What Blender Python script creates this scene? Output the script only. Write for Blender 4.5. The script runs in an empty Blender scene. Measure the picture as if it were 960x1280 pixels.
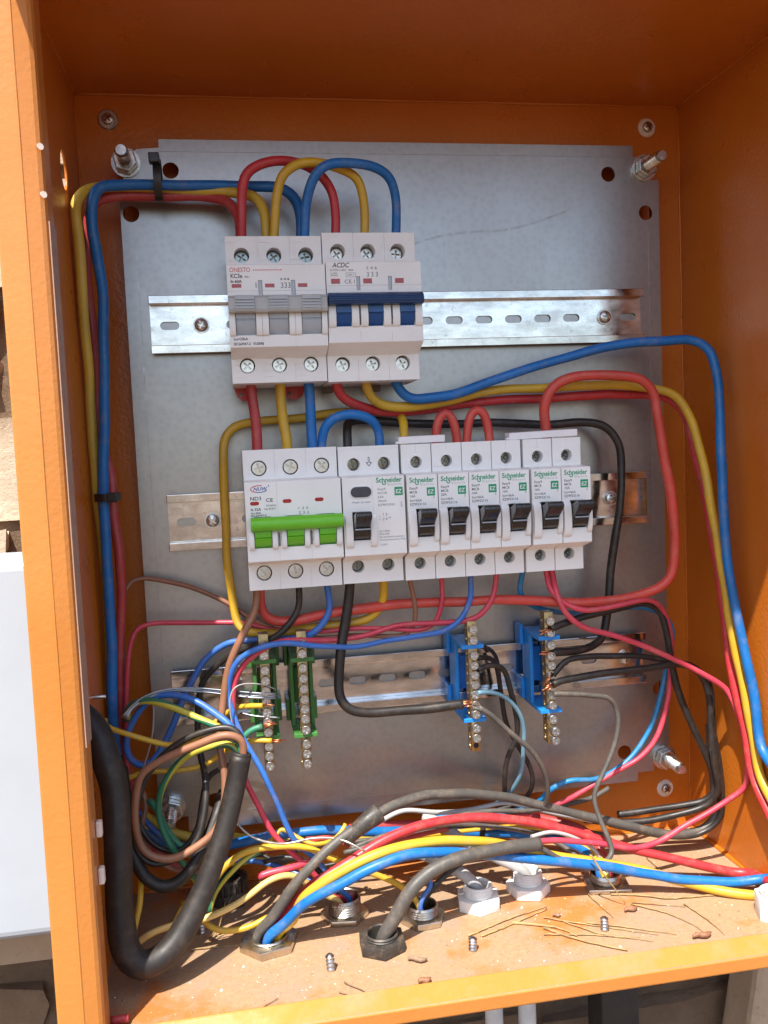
import bpy, bmesh, math, random
from mathutils import Vector, Matrix
random.seed(7)
scene = bpy.context.scene
S = 0.001                                   # everything below is written in millimetres
R = math.radians

# ------------------------------------------------------------------ camera
cam = bpy.data.cameras.new('camera'); cam_o = bpy.data.objects.new('camera', cam)
scene.collection.objects.link(cam_o); scene.camera = cam_o
cam.sensor_fit = 'HORIZONTAL'; cam.sensor_width = 36.0
cam.lens = 1087.2/960*36.0; cam.clip_start = 0.01; cam.clip_end = 400
def aim(yaw, pitch, roll):
    cy, sy, cp, sp, cr, sr = math.cos(yaw), math.sin(yaw), math.cos(pitch), math.sin(pitch), math.cos(roll), math.sin(roll)
    f = Vector((sy*cp, cy*cp, sp)); r = Vector((cy, -sy, 0)); u = r.cross(f)
    r2 = r*cr+u*sr; u2 = u*cr-r*sr
    return Matrix(((r2.x, u2.x, -f.x), (r2.y, u2.y, -f.y), (r2.z, u2.z, -f.z)))
cam_o.matrix_world = Matrix.Translation(Vector((-105.66, -557.51, 41.60))*S) @ aim(0.16406, -0.07506, -0.04356).to_4x4()

# ------------------------------------------------------------------ sky, sun, exposure
SUN = Vector((-0.52, -1.0, 1.96)).normalized()          # towards the sun
world = bpy.data.worlds.new('World'); scene.world = world; world.use_nodes = True
wn = world.node_tree; bg = wn.nodes['Background']
sky = wn.nodes.new('ShaderNodeTexSky'); sky.sky_type = 'NISHITA'; sky.sun_disc = False
sky.sun_elevation = math.asin(SUN.z); sky.sun_rotation = math.atan2(SUN.x, SUN.y)
sky.dust_density = 2.0; sky.air_density = 1.0
wn.links.new(sky.outputs[0], bg.inputs[0]); bg.inputs[1].default_value = 0.15
sun = bpy.data.lights.new('sun', 'SUN'); sun.energy = 5.0; sun.angle = R(0.55); sun.color = (1, 0.95, 0.87)
sun_o = bpy.data.objects.new('sun', sun); scene.collection.objects.link(sun_o)
sun_o.rotation_euler = SUN.to_track_quat('Z', 'Y').to_euler(); sun_o.location = SUN*3
scene.view_settings.view_transform = 'Standard'; scene.view_settings.look = 'None'
scene.view_settings.gamma = 1.0; scene.view_settings.exposure = 0.8
scene.view_settings.use_curve_mapping = False
scene.render.engine = 'CYCLES'
scene.cycles.max_bounces = 10; scene.cycles.diffuse_bounces = 6

# ------------------------------------------------------------------ materials
M = {}
def nodes_of(name):
    m = bpy.data.materials.new(name); m.use_nodes = True
    n = m.node_tree.nodes; return m, n, m.node_tree.links, n['Principled BSDF']
def noise(n, l, scale, detail=4, rough=.6, stretch=None, seed=0):
    tc = n.new('ShaderNodeTexCoord'); t = n.new('ShaderNodeTexNoise')
    mp = n.new('ShaderNodeMapping'); mp.inputs['Location'].default_value = (seed, seed*.7, seed*.3)
    if stretch: mp.inputs['Scale'].default_value = stretch
    l.new(tc.outputs['Object'], mp.inputs[0]); l.new(mp.outputs[0], t.inputs['Vector'])
    t.inputs['Scale'].default_value = scale; t.inputs['Detail'].default_value = detail; t.inputs['Roughness'].default_value = rough
    return t.outputs['Fac']
def ramp(n, l, src, a, b, ca, cb):
    r = n.new('ShaderNodeValToRGB'); e = r.color_ramp.elements
    e[0].position = a; e[1].position = b; e[0].color = (*ca, 1) if len(ca) == 3 else ca; e[1].color = (*cb, 1) if len(cb) == 3 else cb
    l.new(src, r.inputs[0]); return r.outputs[0]
def mix(n, l, fac, a, b, mode='MIX'):
    x = n.new('ShaderNodeMix'); x.data_type = 'RGBA'; x.blend_type = mode
    if isinstance(fac, (int, float)): x.inputs[0].default_value = fac
    else: l.new(fac, x.inputs[0])
    for k, v in ((6, a), (7, b)):
        if isinstance(v, tuple): x.inputs[k].default_value = (*v, 1)
        else: l.new(v, x.inputs[k])
    return x.outputs[2]
def bump(n, l, bs, src, strength, dist):
    b = n.new('ShaderNodeBump'); b.inputs['Strength'].default_value = strength; b.inputs['Distance'].default_value = dist
    l.new(src, b.inputs['Height']); l.new(b.outputs[0], bs.inputs['Normal']); return b
def g(v): return (v, v, v)
def simple(name, col, rough=.4, metal=0., var=.12, vscale=60, bscale=0, bstr=.15, dirt=0, dirtcol=(.35, .22, .12), coat=0, rvar=.12):
    m, n, l, bs = nodes_of(name)
    dark = tuple(c*(1-var) for c in col); lite = tuple(min(1, c*(1+var)) for c in col)
    c = ramp(n, l, noise(n, l, vscale), .35, .65, dark, lite)
    if dirt:
        c = mix(n, l, ramp(n, l, noise(n, l, vscale*2.3, 6, .7, seed=3), .5, .78, (0, 0, 0), g(dirt)), c, dirtcol)
    l.new(c, bs.inputs['Base Color'])
    l.new(ramp(n, l, noise(n, l, vscale*1.7, 5, seed=5), .3, .7, g(max(.03, rough-rvar)), g(min(1, rough+rvar))), bs.inputs['Roughness'])
    bs.inputs['Metallic'].default_value = metal; bs.inputs['Coat Weight'].default_value = coat
    if bscale: bump(n, l, bs, noise(n, l, bscale, 3, seed=1), bstr, .0006)
    M[name] = m; return m

# powder coated orange sheet
def orange(name, dusty=False, cover=(.38, .47), ca=(.52, .138, .011), cb=(.60, .172, .018), peel=.42):
    m, n, l, bs = nodes_of(name)
    c = ramp(n, l, noise(n, l, 9), .3, .7, ca, cb)
    c = mix(n, l, ramp(n, l, noise(n, l, 160, 5, .7, seed=2), .66, .72, (0, 0, 0), g(.22)), c, (.45, .26, .15))
    c = mix(n, l, ramp(n, l, noise(n, l, 22, 8, .75, (1, 1, .25), 21), .60, .74, (0, 0, 0), g(.30)), c, (.36, .20, .11))
    rg = ramp(n, l, noise(n, l, 30, 4, seed=4), .3, .7, g(.25), g(.38))
    h = noise(n, l, 380, 3, .5)
    if dusty:
        big = noise(n, l, 14, 6, .65, seed=8); fine = noise(n, l, 330, 6, .75, seed=9)
        d = ramp(n, l, big, *cover, g(.25 if cover[0] < .4 else 0), g(.92 if cover[0] < .4 else .6))
        dust = ramp(n, l, fine, .3, .7, (.30, .19, .105), (.43, .285, .165))
        dust = mix(n, l, ramp(n, l, noise(n, l, 22, 7, .75, seed=12), .47, .62, (0, 0, 0), g(.75)), dust, (.29, .235, .18))
        dust = mix(n, l, ramp(n, l, noise(n, l, 700, 3, .8, seed=15), .66, .7, (0, 0, 0), g(.8)), dust, (.16, .09, .05))
        c = mix(n, l, d, c, dust)
        rg = ramp(n, l, big, .38, .5, g(.45), g(.85))
        h = fine
    l.new(c, bs.inputs['Base Color']); l.new(rg, bs.inputs['Roughness'])
    bs.inputs['Specular IOR Level'].default_value = .5
    bump(n, l, bs, h, peel if not dusty else .5, .0006)
    M[name] = m
orange('orange'); orange('orange_dusty', True); orange('orange_lip', True, (.50, .66), (.52, .175, .025), (.60, .21, .035)); orange('orange_sunlit', False, ca=(.54, .20, .042), cb=(.61, .24, .06), peel=.27)  # front edges get a paler copy: sunlit sheen painted into the colour

# galvanised steel plate
m, n, l, bs = nodes_of('galvanised')
c = ramp(n, l, noise(n, l, 4, 3, .5), .3, .72, (.335, .34, .345), (.445, .448, .455))
c = mix(n, l, ramp(n, l, noise(n, l, 5, 4, .5, seed=6), .45, .75, (0, 0, 0), g(.45)), c, (.36, .335, .315))
c = mix(n, l, ramp(n, l, noise(n, l, 500, 3, .6, (1, 1, .02), 31), .60, .72, (0, 0, 0), g(.20)), c, (.30, .28, .27))
vo = n.new('ShaderNodeTexVoronoi'); vo.inputs['Scale'].default_value = 260; tc = n.new('ShaderNodeTexCoord'); l.new(tc.outputs['Object'], vo.inputs['Vector'])
c = mix(n, l, .14, c, ramp(n, l, vo.outputs['Distance'], .1, .7, g(.32), g(.68)), 'OVERLAY')
c = mix(n, l, ramp(n, l, noise(n, l, 420, 4, .7, seed=11), .73, .76, (0, 0, 0), g(.35)), c, (.22, .2, .19))
l.new(c, bs.inputs['Base Color']); bs.inputs['Metallic'].default_value = .95
l.new(ramp(n, l, noise(n, l, 8, 3, seed=3), .3, .7, g(.28), g(.38)), bs.inputs['Roughness'])
bump(n, l, bs, noise(n, l, 60, 4, .6, (1, 1, .12), 2), .12, .0006); M['galvanised'] = m
# zinc plated rail
m, n, l, bs = nodes_of('rail')
c = ramp(n, l, noise(n, l, 45, 6, .75, (.5, 1, 1.5)), .42, .62, (.55, .54, .53), (.84, .83, .82))
c = mix(n, l, ramp(n, l, noise(n, l, 170, 5, .8, seed=7), .60, .68, (0, 0, 0), g(.45)), c, (.16, .145, .13))
l.new(c, bs.inputs['Base Color']); bs.inputs['Metallic'].default_value = 1
l.new(ramp(n, l, noise(n, l, 70, 5, seed=5), .35, .65, g(.08), g(.22)), bs.inputs['Roughness'])
bump(n, l, bs, noise(n, l, 40, 3), .10, .0008); M['rail'] = m

simple('scuff', (.365, .36, .355), .36, .95, .15, 120); simple('zinc', (.62, .62, .60), .3, 1, .2, 200); simple('steel', (.55, .53, .50), .34, 1, .25, 150)
simple('nickel', (.60, .56, .49), .32, 1, .12, 90, dirt=.5); simple('brass', (.44, .31, .15), .36, 1, .2, 160, dirt=.4, dirtcol=(.2, .12, .05))
simple('copper', (.55, .21, .10), .35, 1, .2, 300); simple('darkhole', (.012, .011, .01), .8)
simple('screwdark', (.22, .23, .22), .2, 1, .3, 300); simple('recess_shade', (.03, .032, .035), .5)
simple('plastic_warm', (.82, .80, .775), .42, 0, .03, 40, 900, .03, .12, (.45, .36, .27)); simple('plastic_cool', (.82, .815, .80), .42, 0, .03, 40, 900, .03, .1, (.45, .36, .27))
simple('strip_white', (.82, .81, .84), .35, 0, .03, 80)
simple('grey_toggle', (.42, .42, .40), .45, 0, .05, 90); simple('grey_barrel', (.42, .46, .50), .35, 0, .05, 90)
simple('blue_toggle', (.008, .04, .125), .38, 0, .1, 90); simple('blue_barrel', (.01, .075, .25), .3, 0, .1, 90)
simple('green_toggle', (.14, .50, .025), .38, 0, .06, 90); simple('black_toggle', (.022, .021, .022), .24, 0, .1, 120, coat=.3)
simple('button', (.055, .06, .07), .4, 0, .1, 100)
simple('red_window', (.36, .012, .015), .2, 0, .1, 200, coat=.5); simple('red_clip', (.42, .012, .012), .35); simple('brown_clip', (.16, .11, .08), .5)
simple('print_dark', (.03, .03, .036), .6, 0, .05); simple('print_grey', (.11, .11, .125), .6, 0, .05); simple('print_red', (.55, .03, .04), .6, 0, .05)
simple('print_green', (.003, .31, .14), .5, 0, .03); simple('print_blue', (.03, .07, .33), .5, 0, .03); simple('print_white', (.8, .8, .78), .5, 0, .03); simple('print_lgreen', (.26, .44, .36), .5, 0, .03)
simple('seam', (.22, .19, .16), .7)
simple('tab_green', (.055, .19, .042), .4, 0, .12, 90, coat=.1); simple('tab_blue', (.015, .23, .66), .36, 0, .1, 90, coat=.1)
simple('tie', (.018, .017, .016), .36); simple('black_nut', (.04, .036, .032), .5, 0, .2, 120, 400, .2, .6, (.3, .19, .11))
simple('white_nut', (.74, .74, .72), .55, 0, .06, 90, 300, .4, .5, (.5, .4, .3)); simple('pale_strip', (.40, .25, .18), .5, 0, .1, 60, 300, .3); simple('peg', (.76, .66, .58), .5)
simple('straw', (.36, .24, .10), .7, 0, .3, 120); simple('grub', (.26, .12, .06), .6, 0, .35, 300, 500, .6); simple('leaf', (.28, .18, .11), .7, 0, .3, 200, 500, .6)
def wiremat(name, col, rough=.4, dust=.36, var=.12):
    m, n, l, bs = nodes_of(name)
    c = ramp(n, l, noise(n, l, 35, 4), .35, .65, tuple(x*(1-var) for x in col), tuple(min(1, x*(1+var)) for x in col))
    c = mix(n, l, ramp(n, l, noise(n, l, 110, 6, .75, seed=4), .5, .8, (0, 0, 0), g(dust)), c, (.42, .30, .2))
    l.new(c, bs.inputs['Base Color'])
    l.new(ramp(n, l, noise(n, l, 90, 4, seed=9), .3, .7, g(rough-.08), g(rough+.12)), bs.inputs['Roughness'])
    bump(n, l, bs, noise(n, l, 180, 3, seed=2), .10, .0006); M[name] = m
wiremat('red', (.51, .034, .04)); wiremat('reddull', (.42, .045, .048)); wiremat('redlight', (.56, .062, .045)); wiremat('pink', (.56, .05, .085))
wiremat('yellow', (.60, .36, .025)); wiremat('yellowdull', (.58, .40, .05)); wiremat('yellowpale', (.72, .50, .16))
wiremat('blue', (.006, .14, .43)); wiremat('bluethin', (.035, .15, .50)); wiremat('bluedark', (.012, .17, .38)); wiremat('skyblue', (.13, .26, .34))
wiremat('black', (.022, .018, .016), .42, .15); wiremat('greycable', (.085, .077, .068), .5, .4); wiremat('greylight', (.40, .39, .385), .5, .2)
wiremat('rubber', (.020, .016, .014), .52, .12); wiremat('brown', (.30, .135, .075), .42, .2); wiremat('brownthin', (.27, .12, .07), .42, .2)
wiremat('green', (.03, .20, .11)); wiremat('whitewire', (.34, .33, .32), .4, .1); simple('alu', (.30, .32, .35), .4, 1, .1, 200); simple('steelwire', (.45, .42, .38), .35, .8, .2, 200)
m, n, l, bs = nodes_of('greenyellow')
uv = n.new('ShaderNodeUVMap'); sp = n.new('ShaderNodeSeparateXYZ'); l.new(uv.outputs[0], sp.inputs[0])
ma = n.new('ShaderNodeMath'); ma.operation = 'MULTIPLY_ADD'; ma.inputs[1].default_value = 9.0; l.new(sp.outputs[1], ma.inputs[0]); l.new(sp.outputs[0], ma.inputs[2])
fr = n.new('ShaderNodeMath'); fr.operation = 'FRACT'; l.new(ma.outputs[0], fr.inputs[0])
c = ramp(n, l, fr.outputs[0], .70, .72, (.03, .16, .085), (.48, .42, .05)); l.new(c, bs.inputs['Base Color']); bs.inputs['Roughness'].default_value = .42; M['greenyellow'] = m
# outside
def rough_earth(name, a, b, sc, bs_, dist):
    m, n, l, bs = nodes_of(name)
    c = ramp(n, l, noise(n, l, sc, 8, .7), .3, .7, a, b)
    c = mix(n, l, ramp(n, l, noise(n, l, sc*6, 6, .8, seed=3), .6, .7, (0, 0, 0), g(.6)), c, tuple(x*.35 for x in a))
    l.new(c, bs.inputs['Base Color']); bs.inputs['Roughness'].default_value = .92
    bump(n, l, bs, noise(n, l, sc*3, 8, .8, seed=1), bs_, dist*1.6); M[name] = m
rough_earth('brick_cream', (.50, .39, .27), (.66, .54, .40), 20, .6, .004); rough_earth('brick_tan', (.42, .30, .20), (.55, .41, .28), 20, .5, .003)
rough_earth('brick_brown', (.30, .19, .115), (.44, .30, .19), 30, 1, .006); rough_earth('mortar', (.24, .155, .095), (.40, .27, .17), 40, 1, .008)
rough_earth('soil', (.085, .05, .03), (.15, .09, .055), 3, .6, .02)
simple('white_sheet', (.40, .45, .50), .4, 0, .03, 12); simple('post', (.05, .045, .042), .5, .3); simple('pvc', (.72, .72, .70), .4)

# ------------------------------------------------------------------ helpers
col = scene.collection
def link(o): col.objects.link(o); return o
def me(name, verts, faces, smooth=None):
    d = bpy.data.meshes.new(name); d.from_pydata([tuple(c*S for c in v) for v in verts], [], faces); d.update()
    bm = bmesh.new(); bm.from_mesh(d); bmesh.ops.recalc_face_normals(bm, faces=bm.faces); bm.to_mesh(d); bm.free()
    sm(d, smooth); return d
def sm(d, ang):
    if ang:
        d.polygons.foreach_set('use_smooth', [True]*len(d.polygons)); d.set_sharp_from_angle(angle=R(ang))
def obj(name, mesh, mat, parent=None, loc=None, rot=None, scale=None, bev=0, seg=2):
    if mat and not mesh.materials: mesh.materials.append(M[mat])
    o = link(bpy.data.objects.new(name, mesh)); o.parent = parent
    if loc: o.location = Vector(loc)*S
    if rot: o.rotation_euler = rot
    if scale: o.scale = scale
    if bev:
        b = o.modifiers.new('bevel', 'BEVEL'); b.width = bev*S; b.segments = seg; b.limit_method = 'ANGLE'; b.angle_limit = R(35)
    return o
def tag(o, label, cat, group=None):
    o['label'] = label; o['category'] = cat
    if group: o['group'] = group
    return o
def thing(name, label, cat, loc=(0, 0, 0), group=None):
    o = link(bpy.data.objects.new(name, None)); o.location = Vector(loc)*S; o.empty_display_size = .01
    return tag(o, label, cat, group)
class MB:
    def __init__(s): s.v = []; s.f = []
    def add(s, vs, fs):
        k = len(s.v); s.v += [tuple(v) for v in vs]; s.f += [tuple(i+k for i in f) for f in fs]; return s
    def box(s, x0, x1, y0, y1, z0, z1):
        return s.add([(x, y, z) for x in (x0, x1) for y in (y0, y1) for z in (z0, z1)], [(0, 1, 3, 2), (4, 6, 7, 5), (0, 4, 5, 1), (2, 3, 7, 6), (0, 2, 6, 4), (1, 5, 7, 3)])
    def prism_x(s, prof, x0, x1):          # prof = [(y, z)]
        k = len(prof)
        return s.add([(x0, y, z) for y, z in prof]+[(x1, y, z) for y, z in prof], [tuple(range(k)), tuple(range(2*k-1, k-1, -1))]+[(i, (i+1) % k, (i+1) % k+k, i+k) for i in range(k)])
    def prism(s, ring, axis, a, b):        # ring of 2D points in the plane normal to axis
        put = {'y': lambda p, t: (p[0], t, p[1]), 'z': lambda p, t: (p[0], p[1], t)}[axis]
        k = len(ring)
        return s.add([put(p, a) for p in ring]+[put(p, b) for p in ring], [tuple(range(k)), tuple(range(2*k-1, k-1, -1))]+[(i, (i+1) % k, (i+1) % k+k, i+k) for i in range(k)])
    def cyl_y(s, x, z, r, y0, y1, n=24): return s.prism([(x+r*math.cos(2*math.pi*i/n), z+r*math.sin(2*math.pi*i/n)) for i in range(n)], 'y', y0, y1)
    def cyl_z(s, x, y, r, z0, z1, n=24): return s.prism([(x+r*math.cos(2*math.pi*i/n), y+r*math.sin(2*math.pi*i/n)) for i in range(n)], 'z', z0, z1)
    def lathe(s, prof, n=28, axis='z', c=(0, 0, 0), closed=False):   # prof = [(r, h)]
        k = len(prof); vs = []
        for i in range(n):
            a = 2*math.pi*i/n
            for r, h in prof:
                vs.append((c[0]+r*math.cos(a), c[1]+r*math.sin(a), c[2]+h) if axis == 'z' else (c[0]+r*math.cos(a), c[1]-h, c[2]+r*math.sin(a)))
        fs = []
        for i in range(n):
            j = (i+1) % n
            for q in range(k if closed else k-1):
                p = (q+1) % k; fs.append((i*k+q, j*k+q, j*k+p, i*k+p))
        if not closed:
            fs.append(tuple(i*k for i in range(n))); fs.append(tuple(i*k+k-1 for i in range(n)))
        return s.add(vs, fs)
    def mesh(s, name='m', smooth=None): return me(name, s.v, s.f, smooth)
def realise(o):
    bpy.context.view_layer.update()
    dg = bpy.context.evaluated_depsgraph_get(); d = bpy.data.meshes.new_from_object(o.evaluated_get(dg)); bpy.data.objects.remove(o); return d
def cut(base, cutter, smooth=None):
    a = link(bpy.data.objects.new('a', base)); b = link(bpy.data.objects.new('b', cutter))
    md = a.modifiers.new('c', 'BOOLEAN'); md.object = b; md.operation = 'DIFFERENCE'; md.solver = 'EXACT'
    md.use_self = True
    d = realise(a); bpy.data.objects.remove(b); d.materials.clear(); sm(d, smooth); return d
def sheet(outer, holes, t, fn):            # flat plate with holes; fn maps (a, b, c) to mm xyz
    cu = bpy.data.curves.new('c', 'CURVE'); cu.dimensions = '2D'; cu.fill_mode = 'BOTH'; cu.extrude = t/2
    for ring in [outer]+holes:
        sp = cu.splines.new('POLY'); sp.points.add(len(ring)-1); sp.use_cyclic_u = True
        for p, q in zip(sp.points, ring): p.co = (q[0], q[1], 0, 1)
    d = realise(link(bpy.data.objects.new('c', cu)))
    for v in d.vertices: v.co = Vector(fn(*v.co))*S
    bm = bmesh.new(); bm.from_mesh(d); bmesh.ops.remove_doubles(bm, verts=bm.verts, dist=1e-7); bmesh.ops.recalc_face_normals(bm, faces=bm.faces); bm.to_mesh(d); bm.free()
    d.materials.clear(); return d
def ring(x, y, r, n=20): return [(x+r*math.cos(2*math.pi*i/n), y+r*math.sin(2*math.pi*i/n)) for i in range(n)]
def slot(x, y, L, h, n=8):
    r = h/2; k = L/2-r
    return [(x+k+r*math.cos(-math.pi/2+math.pi*i/n), y+r*math.sin(-math.pi/2+math.pi*i/n)) for i in range(n+1)]+[(x-k+r*math.cos(math.pi/2+math.pi*i/n), y+r*math.sin(math.pi/2+math.pi*i/n)) for i in range(n+1)]
def hexa(r, a0=0): return [(r*math.cos(a0+math.pi/3*i), r*math.sin(a0+math.pi/3*i)) for i in range(6)]
def spline(pts, step=2.2, jit=0):
    P = [Vector(p) for p in pts]; P = [P[0]*2-P[1]]+P+[P[-1]*2-P[-2]]; out = []
    for i in range(1, len(P)-2):
        a, b, c, d = P[i-1:i+3]
        t0 = 0; t1 = max(1e-4, (b-a).length**.5); t2 = t1+max(1e-4, (c-b).length**.5); t3 = t2+max(1e-4, (d-c).length**.5)
        k = max(2, int((c-b).length/step))
        for j in range(k):
            t = t1+(t2-t1)*j/k
            A1 = a*((t1-t)/(t1-t0))+b*((t-t0)/(t1-t0)); A2 = b*((t2-t)/(t2-t1))+c*((t-t1)/(t2-t1)); A3 = c*((t3-t)/(t3-t2))+d*((t-t2)/(t3-t2))
            B1 = A1*((t2-t)/(t2-t0))+A2*((t-t0)/(t2-t0)); B2 = A2*((t3-t)/(t3-t1))+A3*((t-t1)/(t3-t1))
            out.append(B1*((t2-t)/(t2-t1))+B2*((t-t1)/(t2-t1)))
    out.append(P[-2]); 
    if jit:
        ph = [random.uniform(0, 6.28) for _ in range(9)]; L = 0
        for i in range(1, len(out)-1):
            L += (out[i]-out[i-1]).length; e = min(1, i/8, (len(out)-1-i)/8)*jit
            out[i] = out[i]+Vector([e*(math.sin(L/23+ph[k])+.6*math.sin(L/11+ph[k+3])+.35*math.sin(L/5.3+ph[k+6])) for k in range(3)])
    for _ in range(3):                                   # relax small kinks, keep the ends
        out = [out[0]]+[(out[i-1]+out[i]*2+out[i+1])/4 for i in range(1, len(out)-1)]+[out[-1]]
    return out
def tube(pts, r, n=12, closed_ends=True, wob=0, taper=None):
    d = bpy.data.meshes.new('tube'); bm = bmesh.new(); uvl = bm.loops.layers.uv.new('uv')
    T = [(pts[min(i+1, len(pts)-1)]-pts[max(i-1, 0)]).normalized() for i in range(len(pts))]
    N = T[0].orthogonal().normalized(); rings = []; L = 0; LL = []
    for i, p in enumerate(pts):
        N = (N-T[i]*N.dot(T[i])).normalized(); B = T[i].cross(N)
        if i: L += (p-pts[i-1]).length
        rr = r*(1+wob*math.sin(L*.13+r)*.5+wob*math.sin(L*.047))
        if taper: rr *= taper(i/(len(pts)-1))
        rings.append([bm.verts.new((p+N*(rr*math.cos(2*math.pi*k/n))+B*(rr*math.sin(2*math.pi*k/n)))*S) for k in range(n)]); LL.append(L*S)
    for i in range(len(pts)-1):
        for k in range(n):
            f = bm.faces.new((rings[i][k], rings[i][(k+1) % n], rings[i+1][(k+1) % n], rings[i+1][k])); f.smooth = True
            for lp, (u, v) in zip(f.loops, ((k/n, LL[i]), ((k+1)/n, LL[i]), ((k+1)/n, LL[i+1]), (k/n, LL[i+1]))): lp[uvl].uv = (u, v)
    if closed_ends: bm.faces.new(rings[0][::-1]); bm.faces.new(rings[-1])
    bm.to_mesh(d); bm.free(); return d

# screw heads: unit radius, facing -y, cut with a cross
def head(kind):
    b = MB()
    if kind == 'pan': b.lathe([(1, -.6), (1, .25), (.86, .55), (.5, .72), (.0001, .78)], 22, 'y')
    else: b.lathe([(1, -.9), (1, .34), (.93, .44), (.0001, .445)], 22, 'y')
    k = .74 if kind == 'bar' else .64; h = .2 if kind == 'bar' else .15
    c = MB(); c.box(-k, k, -1.2, .3, -h, h); c.box(-h, h, -1.21, .31, -k-.01, k+.01)
    if kind == 'terminal':
        c.box(-1.2, 1.2, -1.19, -.22, -.09, .09)
    d = cut(b.mesh(), c.mesh(), 30)
    for p in d.polygons:
        c0 = p.center/S
        if c0.x**2+c0.z**2 < .62**2 and c0.y > -.12: p.material_index = 1  # cross bottoms coloured near black in place of recess shade
    return d
HEAD = {k: head(k) for k in ('pan', 'bar', 'terminal')}
def screw(name, kind, x, y, z, r, mat, parent, rot=None):
    d = HEAD[kind]
    key = kind+mat
    if key not in HEAD: HEAD[key] = d.copy(); HEAD[key].materials.clear(); HEAD[key].materials.append(M[mat]); HEAD[key].materials.append(M['recess_shade'])
    return obj(name, HEAD[key], mat, parent, (x, y, z), (0, random.uniform(0, 1.5) if rot is None else rot, 0), (r, r, r))

# lettering
TXT = {}
def text(s, size, mat, parent, x, y, z, name='lettering', bold=0, width=None, space=1.0, shear=0, line=1.0, rot=0):
    key = (s, size, mat, bold, space, shear, line)
    if key not in TXT:
        cu = bpy.data.curves.new('t', 'FONT'); cu.body = s; cu.size = size*S; cu.offset = bold*S; cu.space_character = space; cu.shear = shear; cu.space_line = line; cu.resolution_u = 3
        d = realise(link(bpy.data.objects.new('t', cu))); d.materials.clear(); d.materials.append(M[mat])
        TXT[key] = d
    d = TXT[key]
    w = max([v.co.x for v in d.vertices] or [1]) / S
    k = (width/w) if width else 1
    o = obj(name, d, mat, parent, (x, y, z), (R(90), R(rot), 0), (k, 1, 1)); return o

# ------------------------------------------------------------------ setting: ground, wall behind, neighbours
X0, X1, Z0, Z1, YB, YF = -192.4, 207.5, -245.4, 266.5, 18.0, -138.0
gm = me('ground', [(-40000, -40000, -1150), (40000, -40000, -1150), (40000, 40000, -1150), (-40000, 40000, -1150)], [(0, 1, 2, 3)])
gr = obj('ground', gm, 'soil'); gr['kind'] = 'structure'
wall = thing('brick_wall', 'rough sandy brick wall with crumbling mortar behind the orange enclosure', 'wall', (0, 60, -1150))
obj('mortar_bed', MB().box(-1500, 1500, 0, 120, 0, 2200).mesh(), 'mortar', wall)
def brick_mesh(seed):
    rnd = random.Random(seed); bm = bmesh.new(); bmesh.ops.create_cube(bm, size=1)
    bmesh.ops.scale(bm, verts=bm.verts, vec=(218, 40, 62)); bmesh.ops.subdivide_edges(bm, edges=bm.edges, cuts=3, use_grid_fill=True)
    for v in bm.verts:
        e = Vector((rnd.uniform(-5, 5), rnd.uniform(-4, 4), rnd.uniform(-5, 5))); v.co = (v.co+e)*S
    d = bpy.data.meshes.new('brick'); bm.to_mesh(d); bm.free(); sm(d, 50); return d
BM_ = [brick_mesh(k) for k in range(6)]; BRK = {}
for row in range(0, 22):
    zc = -310+36+(row-10)*78 + 1150
    if zc < 40: continue
    for k in range(-6, 7):
        x = k*232+(116 if row % 2 else 0)-20
        if abs(x) > 1300: continue
        mt = random.choice(['brick_cream', 'brick_tan', 'brick_tan', 'brick_brown'])
        if x < -150 and 11 <= row <= 17: mt = 'brick_cream'
        if row < 10: mt = random.choice(['brick_brown', 'brick_brown', 'brick_tan'])
        key = (random.randrange(6), mt)
        if key not in BRK: BRK[key] = BM_[key[0]].copy(); BRK[key].materials.append(M[mt])
        obj('brick', BRK[key], None, wall, (x, 12+random.uniform(-4, 4), zc+random.uniform(-2, 2)), (random.uniform(-.02, .02), random.uniform(-.012, .012), random.uniform(-.03, .03)))
wb = thing('white_meter_box', 'smooth white box fixed to the wall left of the enclosure', 'box', (-400, 40, -252))
obj('box_body', MB().box(-230, 172, -52, 0, 0, 236).mesh(), 'white_sheet', wb, bev=7, seg=4)
obj('base_flange', MB().box(-236, 168, -8, 0, -6, -.5).mesh(), 'white_sheet', wb, bev=1.2)
po = thing('support_post', 'dark square steel post standing under the enclosure', 'post', (138, 5, -1150))
obj('post_tube', MB().box(-14, 14, -14, 14, 2, 892).mesh(), 'post', po, bev=2)
obj('post_cap', MB().box(-18, 18, -16, 16, 886, 893).mesh(), 'post', po, bev=1)
for x, lab in ((43, 'white plastic conduit pipe under the enclosure, left of two'), (66, 'white plastic conduit pipe under the enclosure, right of two')):
    p = thing('conduit_pipe', lab, 'pipe', (x, -20, -1150), 'white conduits under the enclosure')
    obj('pipe_tube', MB().lathe([(6, 0), (6, 868), (4.6, 868), (4.6, 0)], 20, closed=True).mesh(smooth=40), 'pvc', p)
    obj('pipe_collar', MB().lathe([(8, 866), (8, 892), (6.1, 892), (6.1, 866)], 20, closed=True).mesh(smooth=40), 'pvc', p)
pk = thing('stone_slab', 'tan stone slab leaning against the wall below the enclosure', 'slab', (300, 20, -640))
obj('slab_block', MB().prism([(-95, 0), (90, 0), (60, 330), (-40, 330)], 'y', -14, 22).mesh(), 'brick_tan', pk, bev=5)

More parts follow.
